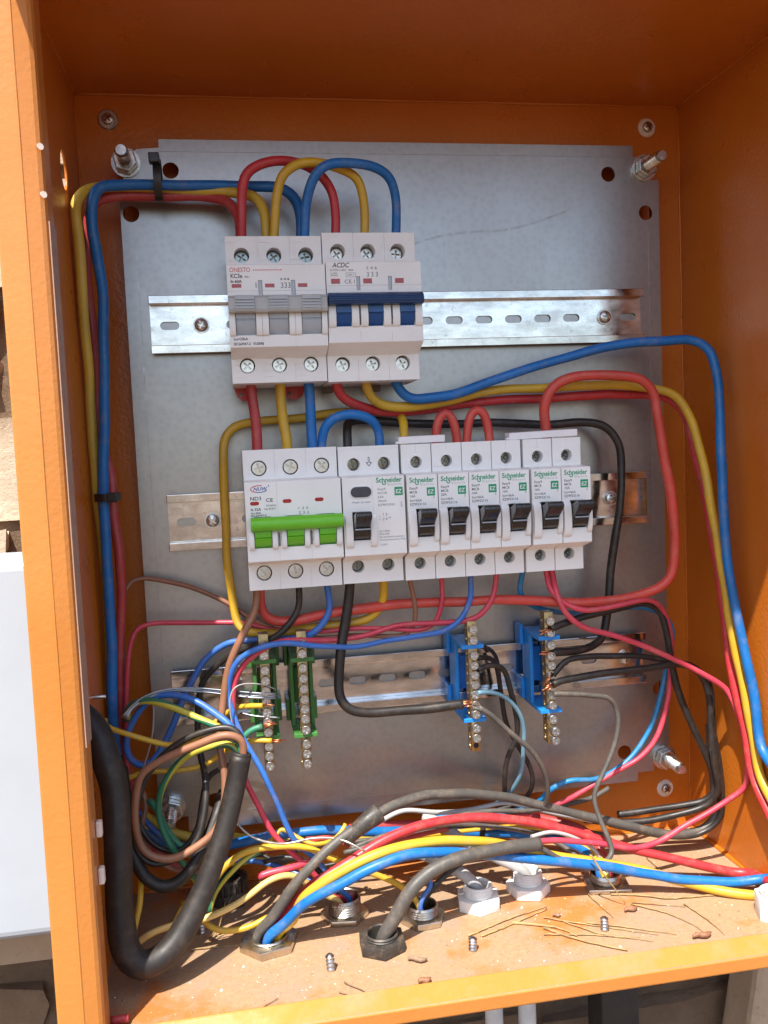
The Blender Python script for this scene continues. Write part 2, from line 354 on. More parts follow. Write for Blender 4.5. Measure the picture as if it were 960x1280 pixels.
# ------------------------------------------------------------------ enclosure
box = thing('enclosure', 'orange powder coated steel electrical enclosure with open front', 'enclosure', (0, 0, Z0))
def enc(name, mesh, mat='orange', **k):
    o = obj(name, mesh, mat, box, **k); o.location = Vector((0, 0, -Z0))*S; return o
enc('back_panel', sheet([(X0-1.5, Z0-1.5), (X1+1.5, Z0-1.5), (X1+1.5, Z1+1.5), (X0-1.5, Z1+1.5)], [], 1.4, lambda a, b, c: (a, YB+.7+c, b)))
enc('side_panel', sheet([(YF, Z0), (YB, Z0), (YB, Z1), (YF, Z1)], [[(-35+9.5*math.cos(2*math.pi*i/24), 204+11*math.sin(2*math.pi*i/24)) for i in range(24)]], 1.4, lambda a, b, c: (X0-.75+c, a, b)))
enc('side_panel', sheet([(YF, Z0), (YB, Z0), (YB, Z1), (YF, Z1)], [], 1.4, lambda a, b, c: (X1+.75+c, a, b)))
enc('top_panel', sheet([(X0, YF), (X1, YF), (X1, YB), (X0, YB)], [], 1.4, lambda a, b, c: (a, b, Z1+.75+c)))
GL = [(-103, -63, 10.5), (-56, -43, 9.6), (-39, -82, 8.8), (-10, -59, 8.8), (27, -51, 8.4), (62, -43, 8.4), (113, -46, 9.6)]
enc('floor_panel', sheet([(X0, YF), (X1, YF), (X1, YB), (X0, YB)], [ring(x, y, r, 24) for x, y, r in GL], 1.4, lambda a, b, c: (a, b, Z0-.75+c)), 'orange_dusty')
inx = [(-8.2, -121), (-8.2, -134.0), (-7.4, -136.0), (-5.8, -137.2), (.6, -139.2), (.9, -138.7), (.4, -138.0), (-7, -134.4), (-7, -121)]
inz = [(.3, -128.2), (-5.6, -128.8), (-6.2, -129.6), (-5.6, -130.6), (.2, -138.0), (.6, -137.2), (-3, -131), (.3, -129.4)]
oux = [(-.6, -138.3), (12.4, -138.3), (13.2, -137.5), (13.2, -112), (12, -112), (11.8, -137), (-.6, -137.2)]
ouz = [(.5, -138.6), (8.0, -138.2), (8.8, -137.4), (8.8, -112), (7.6, -112), (7.4, -136.8), (.5, -137.2)]
def upright(prof, sx, z0, z1):
    return MB().prism([((X0-o) if sx < 0 else (X1+o), y) for o, y in prof], 'z', z0, z1).mesh()
def level(prof, sz, x0, x1):
    return MB().prism_x([(y, (Z0-o) if sz < 0 else (Z1+o)) for o, y in prof], x0, x1).mesh()
for s in (-1, 1):
    enc('front_lip', upright(inx, s, Z0+.2, Z1-.2), 'orange_sunlit', bev=.5); enc('front_flange', upright(oux, s, Z0-8.6, Z1+8.6), 'orange_sunlit', bev=.5)
enc('front_lip', level(inz, -1, X0+8.5, X1-8.5), 'orange_lip', bev=.5); enc('front_flange', level(ouz, -1, X0-.3, X1+.3), 'orange_sunlit', bev=.8)
enc('front_flange', level([(o+.2, y) for o, y in ouz], 1, X0-.3, X1+.3), 'orange_sunlit', bev=.5)
def bead(name, a, b, r=.7, mt='orange', j=1):
    k = 60; P = [Vector(a).lerp(Vector(b), i/k)+Vector((random.uniform(-.15, .15), random.uniform(-.15, .15), random.uniform(-.15, .15)))*j for i in range(k+1)]
    enc(name, tube(P, r, 8, wob=.25*j), mt)
bead('weld_bead', (X1-.2, YB-.2, Z0), (X1-.2, YB-.2, Z1)); bead('weld_bead', (X0+.2, YB-.2, Z0), (X0+.2, YB-.2, Z1)); bead('weld_bead', (X0, YB-.3, Z1-.3), (X1, YB-.3, Z1-.3), .9)
bead('weld_bead', (X1-.3, YB, Z1-.3), (X1-.3, YF+12, Z1-.3), .9); bead('weld_bead', (X0+.3, YB, Z1-.3), (X0+.3, YF+12, Z1-.3), .9); bead('weld_bead', (X1-.3, YB, Z0+.3), (X1-.3, YF+12, Z0+.3), 1.4); bead('weld_bead', (X0, YB-.3, Z0+.3), (X1, YB-.3, Z0+.3), 1.0)
bead('hem_edge', (X0-.7, -139.0, Z0-7), (X0-.7, -139.0, Z1+7), .55, 'orange_sunlit', .2); bead('hem_edge', (X1+.7, -139.0, Z0-7), (X1+.7, -139.0, Z1+7), .55, 'orange_sunlit', .2)
# added hood and brackets, out of view, placed so the edge shades the inside
enc('added_shade_hood', MB().prism_x([(-112, 300), (-248, 300), (-250, 292), (-251, 292), (-249, 301.5), (-112, 301.5)], X0-13, X1+60).mesh(), 'orange')
enc('shade_hood_bracket', MB().prism_x([(-112, 268), (-112, 299.5), (-139, 299.5), (-139, 268)], X0+2, X0+4).mesh(), 'orange')
enc('shade_hood_bracket', MB().prism_x([(-112, 268), (-112, 299.5), (-139, 299.5), (-139, 268)], X1-4, X1-2).mesh(), 'orange')
gs = enc('lip_strip', MB().box(X0+8.3, X0+9.0, -135.5, -121.5, -95, 150).mesh(), 'pale_strip', bev=.3)  # narrow pale strip along the inner face of the left lip
for y, z, hw, hh in ((-119, -139.7, 2.2, 4), (-121, -162.5, 2.2, 4.2), ):
    enc('plastic_peg', MB().box(X0+8.3, X0+11.2, y-4-hw, y-4+hw, z-hh, z+hh).mesh(), 'peg', bev=.8)
for z in (182, 161): enc('peg_hole', MB().lathe([(.01, 0), (1.5, 0), (1.5, .5), (.01, .5)], 16, 'y', (0, 0, 0)).mesh(smooth=35), 'peg').matrix_local = Matrix.Translation(Vector((X0+7.5, -138, z-Z0))*S) @ Matrix.Rotation(R(35), 4, 'Z')
for x, z in ((-173, 251), (184, 252), (188, -215)):
    enc('washer', MB().lathe([(3, 0), (3, .8), (5.6, .8), (6.4, 0)], 28, 'y', (x, YB-.05, z), closed=True).mesh(smooth=35), 'steel' if z > 0 and x < 0 else 'peg')
    s = screw('screw', 'pan', x, YB-.6, z-Z0, 3.6, 'steel', box)
enc('wall_screw', MB().lathe([(1.2, 0), (1.2, 7), (.9, 7.6)], 12, c=(0, 0, 0)).mesh(smooth=35), 'zinc').matrix_local = Matrix.Translation(Vector((X0, -63, -90-Z0))*S) @ Matrix.Rotation(R(90), 4, 'Y')

# ------------------------------------------------------------------ mounting plate
pl = thing('mounting_plate', 'grey galvanised steel mounting plate inside the enclosure', 'plate', (0, 0, -200))
PX0, PX1, PZ0, PZ1 = -167.2, 182.6, -199.5, 233.5
outl = [(PX0, PZ0+10), (PX0+18, PZ0+10), (PX0+18, PZ0), (PX1-24, PZ0), (PX1-24, PZ0+6), (PX1-12, PZ0+6), (PX1-12, PZ0+17), (PX1, PZ0+17), (PX1, PZ1-22), (PX1-8, PZ1-22), (PX1-8, PZ1-7), (PX1-18, PZ1-7), (PX1-18, PZ1), (PX0+25, PZ1), (PX0+25, PZ1-5), (PX0+12, PZ1-6), (PX0+3, PZ1-12), (PX0+3, PZ1-24), (PX0, PZ1-24)]
hol = [ring(x, z, 4.9) for x, z in ((-136, 215), (-161, 189), (147, 215), (173, 190), (149, -178), (-132, -181), (176, -135))]
def plp(name, mesh, mat='galvanised', **k):
    o = obj(name, mesh, mat, pl, **k); o.location = Vector((0, 0, 200))*S; return o
plp('plate_sheet', sheet(outl, hol, 1.5, lambda a, b, c: (a, .75+c, b)))
plp('folded_edge', MB().box(PX0+25, PX1-18, 1.55, 11, PZ1-1.5, PZ1-.1).mesh()); plp('folded_edge', MB().box(PX1-1.5, PX1-.1, 1.55, 11, PZ0+18, PZ1-23).mesh()); plp('folded_edge', MB().box(PX0+.1, PX0+1.5, 1.55, 11, PZ0+11, PZ1-25).mesh())
plp('bend_crease', MB().box(PX0+25, PX1-18, -.22, .05, PZ1-7.4, PZ1-7).mesh(), 'scuff'); plp('bend_crease', MB().box(PX1-8.2, PX1-7.8, -.22, .05, PZ0+76, PZ1-51).mesh(), 'scuff'); plp('bend_crease', MB().box(PX0+7.8, PX0+8.2, -.22, .05, PZ0+12, PZ1-52).mesh(), 'scuff'); plp('bend_crease', MB().box(PX0+19, PX1-26, -.22, .05, PZ0+9.8, PZ0+10.2).mesh(), 'scuff')
P = [Vector((7+112*i/20, -.05, 168+22*(i/20)+2.5*math.sin(i*.35))) for i in range(21)]
plp('scuff_mark', me('scuff', [(p.x, -.06, p.z+s*(.9-.5*abs(i/20-.5))) for i, p in enumerate(P) for s in (1, -1)], [(2*i, 2*i+1, 2*i+3, 2*i+2) for i in range(20)]), 'scuff')
for x, z, ln in ((-162, 219, 24), (172, 219, 26), (178, -184, 26), (-159, -183, 28)):
    b = MB(); b.lathe([(3.6, -17)]+[(3.9 if i % 2 else 3.35, -1+i*.55) for i in range(int(ln/.55))]+[(3, ln+.4)], 18, 'y', (x, 0, z)); st = plp('stud', b.mesh(smooth=60), 'zinc')
    b = MB(); b.lathe([(4, .05), (8.6, .05), (8.6, 1.4), (4, 1.4)], 28, 'y', (x, 0, z), closed=True); o = obj('washer', b.mesh(smooth=35), 'zinc', st)
    b = MB(); b.prism([(x+p[0], z+p[1]) for p in hexa(7.4, random.random())], 'y', -1.5, -7.6); o = obj('nut', b.mesh(), 'zinc', st, bev=.7)

# ------------------------------------------------------------------ DIN rails
def rail(label, x0, x1, zc, first, pitch, skip):
    t = thing('mounting_rail', label, 'rail', (0, 0, zc-17.5), 'slotted metal mounting rails')
    hs = []; x = first
    while x > x0+16: x -= pitch
    while x < x1-8:
        if x > x0+8 and all(abs(x-s) > 9 for s in skip): hs.append(slot(x, 0, 11.5, 5))
        x += pitch
    w = obj('rail_web', sheet([(x0, -12.4), (x1, -12.4), (x1, 12.4), (x0, 12.4)], hs, 1, lambda a, b, c: (a, -1+c, b)), 'rail', t, (0, 0, 17.5))
    for s in (1, -1):
        p = [(-.5, 12.5), (-.5, 13.5), (-6.7, 13.5), (-6.7, 17.5), (-7.7, 17.5), (-7.7, 12.5)]
        obj('rail_lip', MB().prism_x([(y, s*z) for y, z in p], x0, x1).mesh(), 'rail', t, (0, 0, 17.5), bev=.35)
    for sx in skip:
        o = obj('washer', MB().lathe([(2, 0), (5, 0), (5, .9), (2, .9)], 24, 'y', (sx, -1.55, 17.5), closed=True).mesh(smooth=35), 'zinc', t)
        screw('screw', 'pan', sx, -2.5, 17.5, 4.1, 'zinc', t)
    return t
rail('top slotted metal rail carrying the two big upper breakers', -153.5, 166.9, 121.3, 38, 20, (-123, 141))
rail('middle slotted metal rail carrying the lower row of breakers', -150.0, 168.8, 0.0, -139, 20, (-123, 142))
rail('lowest slotted metal rail carrying the green and blue terminal bars', -154.1, 163.1, -110.2, 4, 20, (-140, 150))

# ------------------------------------------------------------------ breakers
D1, D2 = -55.9, -70.1
def body_mesh(n, ht, hb, holes_top, holes_bot, notches, grooves, w=None, rr=4.3, slope=3.5, slots=()):
    W = (w or 18*n)-.35
    prof = [(-8.3, -hb+4), (-8.3, -18.2), (-8.3, 18.2), (-8.3, ht-4), (-14, ht), (D1, ht), (D1, 23.4), (D2+.4, 22.5), (D2, 22.1), (D2, -22), (D2+.5, -22.5), (D1-1, -22.5-slope), (D1, -23.5-slope), (D1, -hb), (-14, -hb)]
    base = MB().prism_x(prof, .17, W+.17).mesh(); c = MB()
    for x in holes_top: c.cyl_y(x, ht-10.5, rr, D1-2, D1+11)
    for x in holes_bot: c.cyl_y(x, -hb+9.8, rr, D1-2, D1+11)
    for (a, b, z0, z1, d) in notches: c.box(a, b, D2-2, D2+d, z0, z1)
    for (a, b, z0, z1, yy) in grooves: c.box(a, b, yy-1, yy+.35, z0, z1)
    return cut(base, c.mesh(), 30)
def arc_cheek(b, x0, x1, z0, z1, h, y=None, p=.6):
    y = D2 if y is None else y; k = 10; zc = (z0+z1)/2; r = (z1-z0)/2
    prof = [(y+.3, z0)]+[(y-h*math.sin(math.pi*i/k)**p if 0 < i < k else y-.02, zc-r*math.cos(math.pi*i/k)) for i in range(k+1)]+[(y+.3, z1)]
    b.prism_x(prof, x0, x1)
def pill(x0, x1, z0, z1, y0, y1, n=8):
    return MB().prism(slot((x0+x1)/2, (z0+z1)/2, x1-x0, z1-z0, n), 'y', y0, y1)
def term_screws(t, xs, z, r=3.7, mat='screwdark', depth=4.5):
    for x in xs: screw('terminal_screw', 'terminal', x, D1+depth, z, r, mat, t)
def seams(n, ht, hb):
    out = []
    for k in range(1, n):
        x = 18*k
        out += [(x-.12, x+.12, 24.4, ht+1, D1), (x-.12, x+.12, -hb-1, -29.4, D1), (x-.12, x+.12, -21.5, -16, D2)]
    return out
yF = D2-.06

# --- A: grey toggles
def breaker_a():
    t = thing('circuit_breaker', 'white three pole breaker with grey toggles, top left of the plate', 'breaker', (-106, 0, 121.1)); n = 3; ht, hb = 41, 40.5
    gr = seams(n, ht, hb)
    for k in range(3):
        for j in range(5):
            if j not in (1, 2): gr.append((18*k+.5, 18*k+6.5, ht-3.6-3.2*j, ht-3.45-3.2*j, D1))
            gr.append((18*k+.5, 18*k+6, -hb+3.2+3.4*j, -hb+3.35+3.4*j, D1))
        gr.append((18*k+.4, 18*k+17.6, 8.2, 8.4, D2))
    b = obj('breaker_body', body_mesh(3, ht, hb, [9+18*k for k in range(3)], [9+18*k for k in range(3)], [(18*k+3.6, 18*k+14.6, -15.6, 5, 9) for k in range(3)]+[(18*k-1.1, 18*k+1.1, 6, 14, 3) for k in (1, 2)], gr), 'plastic_warm', t, bev=.25)
    c = MB()
    for k in range(3):
        arc_cheek(c, 18*k+.3 if k == 0 else 18*k+.08, 18*k+3.5, -16, -2.6, 2.6); arc_cheek(c, 18*k+14.7, 18*k+17.7 if k == 2 else 18*k+17.92, -16, -2.6, 2.6)
    obj('toggle_guard', c.mesh(smooth=40), 'plastic_warm', t)
    tog = obj('toggle_bar', MB().prism_x([(D2-.8, 5.6), (D2-4, 5.2), (D2-6, 3.6), (D2-6.6, -2.4), (D2-6, -4.2), (D2-.8, -3.8)], .2, 53.8).mesh(), 'grey_toggle', t, bev=.4)
    for k in range(3):
        obj('toggle_rib', MB().prism_x([(D2-5, 5.2), (D2-6.6, 4.6), (D2-7.5, -2.8), (D2-6.9, -3.8), (D2-5.5, -3.6), (D2-5, 4)], 18*k+3.8, 18*k+14.2).mesh(), 'grey_toggle', tog)
        for j in range(4): obj('grip_line', MB().box(18*k+4, 18*k+14, D2-7.75-.05*j, D2-6.9, 2.6-1.6*j, 3.25-1.6*j).mesh(), 'grey_barrel', tog)
        obj('toggle_barrel', MB().prism_x([(D2+8, 4), (D2-1.4, 2), (D2-1.8, -6.8), (D2-.9, -7), (D2-.9, -7.5), (D2-1.6, -7.8), (D2-.4, -12.5), (D2+2.4, -15.4), (D2+8, -15.4)], 18*k+3.9, 18*k+14.3).mesh(smooth=40), 'grey_barrel', t)
        obj('indicator_window', MB().box(18*k+2.6, 18*k+7.7, yF-.1, D2+.1, 10.1, 12.1).mesh(), 'red_window', t)
    obj('clear_slot', MB().box(17.1, 18.9, D2+.6, D2+1.2, 6, 14).mesh(), 'grey_barrel', t); obj('clear_slot', MB().box(35.1, 36.9, D2+.6, D2+1.2, 6, 14).mesh(), 'grey_barrel', t)
    term_screws(t, [9+18*k for k in range(3)], ht-10.5, 3.7, 'screwdark', 8.5); term_screws(t, [9+18*k for k in range(3)], -hb+9.8, 3.8, 'zinc', 5)
    for x in (1.2, 30.2):
        obj('mounting_clip', sheet([(x, -39), (x, -42), (x+1.5, -46), (x+4.5, -48.3), (x+9, -48.3), (x+12, -46), (x+13.4, -42), (x+13.4, -39)], [ring(x+3.6, -44.5, 1.2, 10)], 2, lambda a, b, c: (a, -18+c, b)), 'red_clip', t)
    text('ONESTO', 3.5, 'print_red', t, 1.7, yF, 18.5, width=11.2)
    for k in range(12): obj('red_dot', MB().box(14.4+1.35*k, 15.1+1.35*k, yF, yF+.05, 19.2, 19.8).mesh(), 'print_red', t)
    text('KC3e', 3.3, 'print_dark', t, 2.1, yF, 15.3, bold=.05, width=6.4); text('400~', 1.5, 'print_dark', t, 9.6, yF, 15.4)
    text('In 63A', 2.1, 'print_dark', t, 2.1, yF, 12.8, bold=.07, width=6)
    text('I', 4, 'print_dark', t, 15.2, yF, 10); text('2 4 6', 1.5, 'print_dark', t, 29, yF, 14, bold=.05, width=5); text('333', 4.3, 'print_grey', t, 28.9, yF, 9.7, width=5.6)
    text('Icu=20kA', 2.0, 'print_dark', t, 2.0, yF, -18.2, bold=.04, width=7.8); text('IEC60947-2  V53898', 2.0, 'print_dark', t, 2.0, yF, -20.9, bold=.04, width=16.2)
breaker_a()
# --- B: dark blue toggles
def breaker_b():
    t = thing('circuit_breaker', 'white three pole breaker with dark blue toggles, upper row right', 'breaker', (-51.8, 0, 122.4)); ht, hb = 41.5, 42.5
    gr = seams(3, ht, hb)+[(.3, 53.6, 9.1, 9.3, D2)]
    obj('breaker_body', body_mesh(3, ht, hb, [9+17.4*k for k in range(3)], [9+17.6*k for k in range(3)], [(18*k+4.6, 18*k+13.2, -13.2, 5, 9) for k in range(3)]+[(18*k-1, 18*k+1, 6.5, 14.2, 3) for k in (1, 2)]+[(18*k-.5, 18*k+.5, -12.4, -2, 6) for k in (1, 2)], gr, slope=4.5), 'plastic_warm', t, bev=.25)
    c = MB()
    for k in range(3):
        arc_cheek(c, 18*k+.5, 18*k+4.5, -13.6, -1.2, 2.4); arc_cheek(c, 18*k+13.3, 18*k+17.4, -13.6, -1.2, 2.4)
    obj('toggle_guard', c.mesh(smooth=40), 'plastic_warm', t)
    tog = obj('toggle_bar', MB().prism_x([(D2-.8, 5), (D2-3, 4.9), (D2-6, 3.4), (D2-7, .6), (D2-6.4, -1.8), (D2-.8, -2)], .3, 53.7).mesh(), 'blue_toggle', t, bev=.4)
    for k in range(3):
        for j in range(3): obj('grip_line', MB().prism_x([(D2-6.2-.3*j, 2.9-1.1*j), (D2-6.7-.3*j, 2.8-1.1*j), (D2-6.8-.3*j, 2.3-1.1*j), (D2-6-.3*j, 2.2-1.1*j)], 18*k+.6, 18*k+17.6).mesh(), 'blue_toggle', tog)
        obj('toggle_barrel', MB().prism_x([(D2+8, 4), (D2-2, 3), (D2-2.2, -5), (D2-3.2, -5.2), (D2-3.2, -5.9), (D2-1.8, -6.2), (D2-.6, -10.5), (D2+2, -13), (D2+8, -13)], 18*k+4.8, 18*k+13).mesh(smooth=40), 'blue_barrel', t)
        obj('indicator_window', MB().box(18*k+2.8, 18*k+7.7, yF-.1, D2+.1, 10.3, 13).mesh(), 'red_window', t)
    obj('clear_slot', MB().box(17.2, 18.8, D2+.6, D2+1.2, 6.5, 14.2).mesh(), 'grey_barrel', t); obj('clear_slot', MB().box(35.2, 36.8, D2+.6, D2+1.2, 6.5, 14.2).mesh(), 'grey_barrel', t)
    term_screws(t, [9+17.4*k for k in range(3)], ht-10.9, 3.6, 'steel', 8.5); term_screws(t, [9+17.6*k for k in range(3)], -hb+9.5, 3.8, 'zinc', 5.5)
    for x in (.6, 30): obj('mounting_clip', MB().box(x, x+6, -22, -14, -46.5, -41).mesh(), 'brown_clip', t, bev=.6)
    text('ACDC', 3.6, 'print_dark', t, 3.8, yF, 19.2, bold=.05, width=9.6, shear=.25); text('SCPF8-3-80C  80A', 1.5, 'print_grey', t, 2.4, yF, 17.2, width=13.2)
    text('Ui 690V\n50/60Hz', 1.2, 'print_grey', t, 2.6, yF, 15.6); text('CE', 3, 'print_grey', t, 10.2, yF, 10.4, width=4); text('1', 3, 'print_grey', t, 15, yF, 10.4)
    text('6000 3', 1.3, 'print_grey', t, 12, yF, 14.6)
    for a, b, c2, d in ((11.2, 16.6, 16.1, 16.25), (11.2, 16.6, 13.8, 13.95), (11.2, 11.35, 13.8, 16.1), (16.45, 16.6, 13.8, 16.1)): obj('print_line', MB().box(a, b, yF, yF+.05, c2, d).mesh(), 'print_grey', t)
    text('2 4 6', 2.2, 'print_grey', t, 22.6, yF, 18, width=6.2); text('3 3 3', 3.6, 'print_grey', t, 22.8, yF, 14, width=6.4)
breaker_b()
# --- C: green toggles
def breaker_c():
    t = thing('circuit_breaker', 'white three pole breaker with bright green toggle bar', 'breaker', (-102.9, 0, 2.5)); ht, hb = 40.3, 40.3
    obj('breaker_body', body_mesh(3, ht, hb, [9+18*k for k in range(3)], [9+18*k for k in range(3)], [(18*k+4.2, 18*k+14, -14.6, 3, 8) for k in range(3)]+[(18*k-.6, 18*k+.6, -14, -6, 5) for k in (1, 2)], seams(3, ht, hb)+[(17.9, 18.05, -1, 21.5, D2)], rr=4.5, slope=2.5), 'plastic_cool', t, bev=.25)
    c = MB()
    for k in range(3): arc_cheek(c, 18*k+1.4, 18*k+4.1, -15.4, -4, 3.2); arc_cheek(c, 18*k+14.1, 18*k+16.9, -15.4, -4, 3.2)
    obj('toggle_guard', c.mesh(smooth=40), 'plastic_cool', t)
    k2 = 14; obj('toggle_bar', MB().prism_x([(D2-4.4+4.2*math.cos(a), -.9+4.0*math.sin(a)) for a in [2*math.pi*i/k2 for i in range(k2)]], 2.6, 53.6).mesh(smooth=40), 'green_toggle', t)
    for k in range(3):
        obj('toggle_barrel', MB().prism_x([(D2+7, 3), (D2-2.5, 0), (D2-4, -6), (D2-3.6, -8.2), (D2-2.6, -8.4), (D2-3.4, -8.8), (D2-2, -12), (D2+1, -14.4), (D2+7, -14.4)], 18*k+4.5, 18*k+13.7).mesh(smooth=40), 'green_toggle', t)
        obj('indicator_window', pill(18*k+2.9, 18*k+7.8, 9.6+.5*(k > 0), 11.7+.5*(k > 0), yF-.1, D2+.1).mesh(), 'red_window', t)
    term_screws(t, [9+18*k for k in range(3)], ht-10.5, 4.0, 'zinc', 2.6); term_screws(t, [9+18*k for k in range(3)], -hb+9.8, 4.0, 'zinc', 2.6)
    for q, mt, a0, a1 in ((0, 'print_red', 70, 250), (1, 'print_blue', 250, 340)):
        P = [Vector((8.2+4.6*math.cos(R(a0+(a1-a0)*i/16)), yF, 18.6+1.9*math.sin(R(a0+(a1-a0)*i/16)))) for i in range(17)]
        obj('logo_arc', tube(P, .22, 6), mt, t)
    text('NUW', 2.7, 'print_blue', t, 4.9, yF, 17.7, bold=.05, width=8, shear=.3); text('R', 1.2, 'print_blue', t, 13.2, yF, 19.8, bold=.05)
    text('ND3', 2.8, 'print_dark', t, 2.9, yF, 12.4, bold=.04, width=6.2); text('CE', 2.8, 'print_dark', t, 11.6, yF, 11.2, bold=.04, width=4)
    text('In 32A', 2.0, 'print_dark', t, 3, yF, 6.6, bold=.05, width=5.8); text('Icu 6kA\nIEC60947-2', 1.5, 'print_grey', t, 3, yF, 4.8, bold=.04, width=8.6)
    text('50/60Hz', 1.6, 'print_grey', t, 11.6, yF, 8.6, width=5.6); text('Ue 415V~', 1.6, 'print_grey', t, 10.6, yF, 6.8, bold=.03, width=6.6)
    text('1 3 5', 1.8, 'print_grey', t, 29, yF, 6.2, width=6); text('2 2 2', 2.2, 'print_grey', t, 29.4, yF, 3.6, width=6)
breaker_c()
# --- maker's label shared by the residual current switch and the single pole breakers
def logo(t, x, z, w):
    text('Schneider', 3.9, 'print_green', t, x, yF, z, 'logo', bold=.09, width=w)
    P = [Vector((x+w*.31+.9*math.cos(R(a)), yF, z-.55+.75*math.sin(R(a)))) for a in range(60, -230, -20)]
    obj('logo_loop', tube(P, .26, 6), 'print_green', t)
    text('Electric', 1.9, 'print_lgreen', t, x+w*.44, yF, z-1.95, 'logo_line', width=w*.55, space=1.3)
def badge(t, x, z):
    obj('badge', pill(x, x+4.9, z, z+4.9, yF-.02, D2+.1).mesh() if False else MB().box(x, x+4.8, yF-.02, D2+.1, z, z+4.8).mesh(), 'print_green', t, bev=.35)
    text('EZ', 3.3, 'print_white', t, x+.5, yF-.05, z+1.2, 'badge_lettering', bold=.06, width=3.7, shear=.12)
TP = [(D2+8, -13), (D2+1, -13), (D2-3.2, -11.6), (D2-5, -8.6), (D2-5.4, -6.4), (D2-6.4, -5.4), (D2-12.6, -1), (D2-14, 1.2), (D2-13.2, 3.2), (D2-11.4, 3.9), (D2-8.6, 3.2), (D2-1, 1.2), (D2+8, 2)]
def dark_toggle(t, x, w):
    o = obj('toggle', MB().prism_x(TP, x, x+w).mesh(), 'black_toggle', t, bev=1.5, seg=4)
    obj('toggle_mark', MB().prism_x([(D2-6.1, -7.0), (D2-6.6, -6.8), (D2-6.3, -6.2), (D2-5.6, -6.5)], x+.3, x+w-.3).mesh(), 'grey_barrel', o)
def rcd():
    t = thing('residual_current_switch', 'two pole residual current switch with dark oval test button', 'breaker', (-48.4, 0, 2.4)); ht, hb = 40, 40
    obj('breaker_body', body_mesh(2, ht, hb, [9.1, 27], [9.1, 27], [(5.2, 15, -13.4, 3, 8)], [(17.3, 17.45, 2, 22, D2), (.4, 35.6, 38.2, 38.4, D1)], rr=3.7), 'plastic_cool', t, bev=.3)
    c = MB(); arc_cheek(c, .9, 5.1, -17.5, 1, 3.0, p=.9); arc_cheek(c, 15.1, 18.6, -17.5, 1, 3.0, p=.9); obj('toggle_guard', c.mesh(smooth=60), 'plastic_cool', t, bev=.8, seg=3)
    dark_toggle(t, 5.5, 9.2)
    obj('button_rim', pill(3.7, 17.4, 10.2, 18, yF-.25, D2+.2).mesh(), 'plastic_cool', t, bev=.3)
    obj('test_button', pill(4.7, 16.6, 11.2, 17.1, yF-1.1, D2-.3).mesh(), 'button', t, bev=.4)
    term_screws(t, [9.1, 27], ht-10.5, 3.2, 'screwdark', 7.5); term_screws(t, [9.1, 27], -hb+9.8, 3.2, 'screwdark', 7.5)
    for x in (9.1, 27): obj('terminal_ring', MB().lathe([(3.75, 0), (4.9, 0), (4.7, .3), (3.75, .3)], 28, 'y', (x, D1, ht-10.5), closed=True).mesh(smooth=35), 'plastic_cool', t)
    P = sheet([(17.6, 33.5), (18.6, 33.5), (18.6, 30.5), (20, 30.5), (18.1, 28), (16.2, 30.5), (17.6, 30.5)], [[(17.9, 33.2), (18.3, 33.2), (18.3, 30.2), (19.2, 30.2), (18.1, 28.6), (17, 30.2), (17.9, 30.2)]], .05, lambda a, b, c: (a, D1-.05+c, b))
    obj('arrow_mark', P, 'print_grey', t)
    text('Push to test', 1.6, 'print_grey', t, 5.6, yF, 7.8, width=10.4)
    logo(t, 19.5, 19, 15); badge(t, 30, 11.2)
    text('Easy9\nRCCB\n63A\n30mA\nEZ9R33263', 1.75, 'print_grey', t, 20.2, yF, 14.6, line=1.28, width=9.6)
    text('1 3\n2 4', 2.2, 'print_grey', t, 22.5, yF, 0, line=1.2); text('+\n+', 1.6, 'print_grey', t, 20.4, yF, -1); text('N', 1.6, 'print_grey', t, 26, yF, -1.8)
    text('Im=1500A\nIEC61008\nNo overload protection\nTo be protected by MCB', 1.45, 'print_grey', t, 20.2, yF, -9.3, line=1.15, width=15); text('13.2021', 1.4, 'print_grey', t, 20.4, yF, -17)
    text('EZ9-0', 1.3, 'print_grey', t, 34.2, yF, 4.5, rot=-90)
rcd()
# --- single pole breakers: build one, copy it
def single():
    t = thing('single_pole_breaker', '', 'breaker', (-11.3, 0, 2.2)); ht, hb = 40, 40.2
    obj('breaker_body', body_mesh(1, ht, hb, [9], [9], [(5, 14.9, -13.4, 3, 8)], [(8.92, 9.04, 34.5, 41, D1), (8.92, 9.04, 23.5, 25.5, D1), (8.92, 9.04, -27, -25, D1), (1.4, 16.6, 26.2, 26.35, D1)], rr=3.5, w=18.2), 'plastic_cool', t, bev=.3)
    c = MB(); arc_cheek(c, .3, 4.95, -18.5, 2.4, 3.0, p=.9); arc_cheek(c, 14.95, 17.8, -16.5, 1.6, 2.8, p=.9); obj('toggle_guard', c.mesh(smooth=60), 'plastic_cool', t, bev=.8, seg=3)
    dark_toggle(t, 5.3, 9.4)
    for z in (ht-10.5, -hb+9.8): obj('terminal_ring', MB().lathe([(3.55, 0), (4.7, 0), (4.5, .3), (3.55, .3)], 28, 'y', (9, D1, z), closed=True).mesh(smooth=35), 'plastic_cool', t)
    term_screws(t, [9], ht-10.5, 3.1, 'screwdark', 7.5); term_screws(t, [9], -hb+9.8, 3.1, 'screwdark', 7.5)
    logo(t, 1.7, 18.2, 14.4); badge(t, 11.7, 10.2)
    text('Easy9\nMCB', 2.0, 'print_grey', t, 1.6, yF, 14.2, bold=.02, line=1.15, width=4.8); text('Icn=6kA\nEZ9F53116', 2.0, 'print_grey', t, 1.6, yF, 7.2, bold=.02, line=1.1, width=9.4); text('01092', 1.3, 'print_grey', t, 16.2, yF, 8.6, rot=-90)
    return t
SX = [-11.3, 7.1, 25.4, 43.7, 63.2, 81.6]
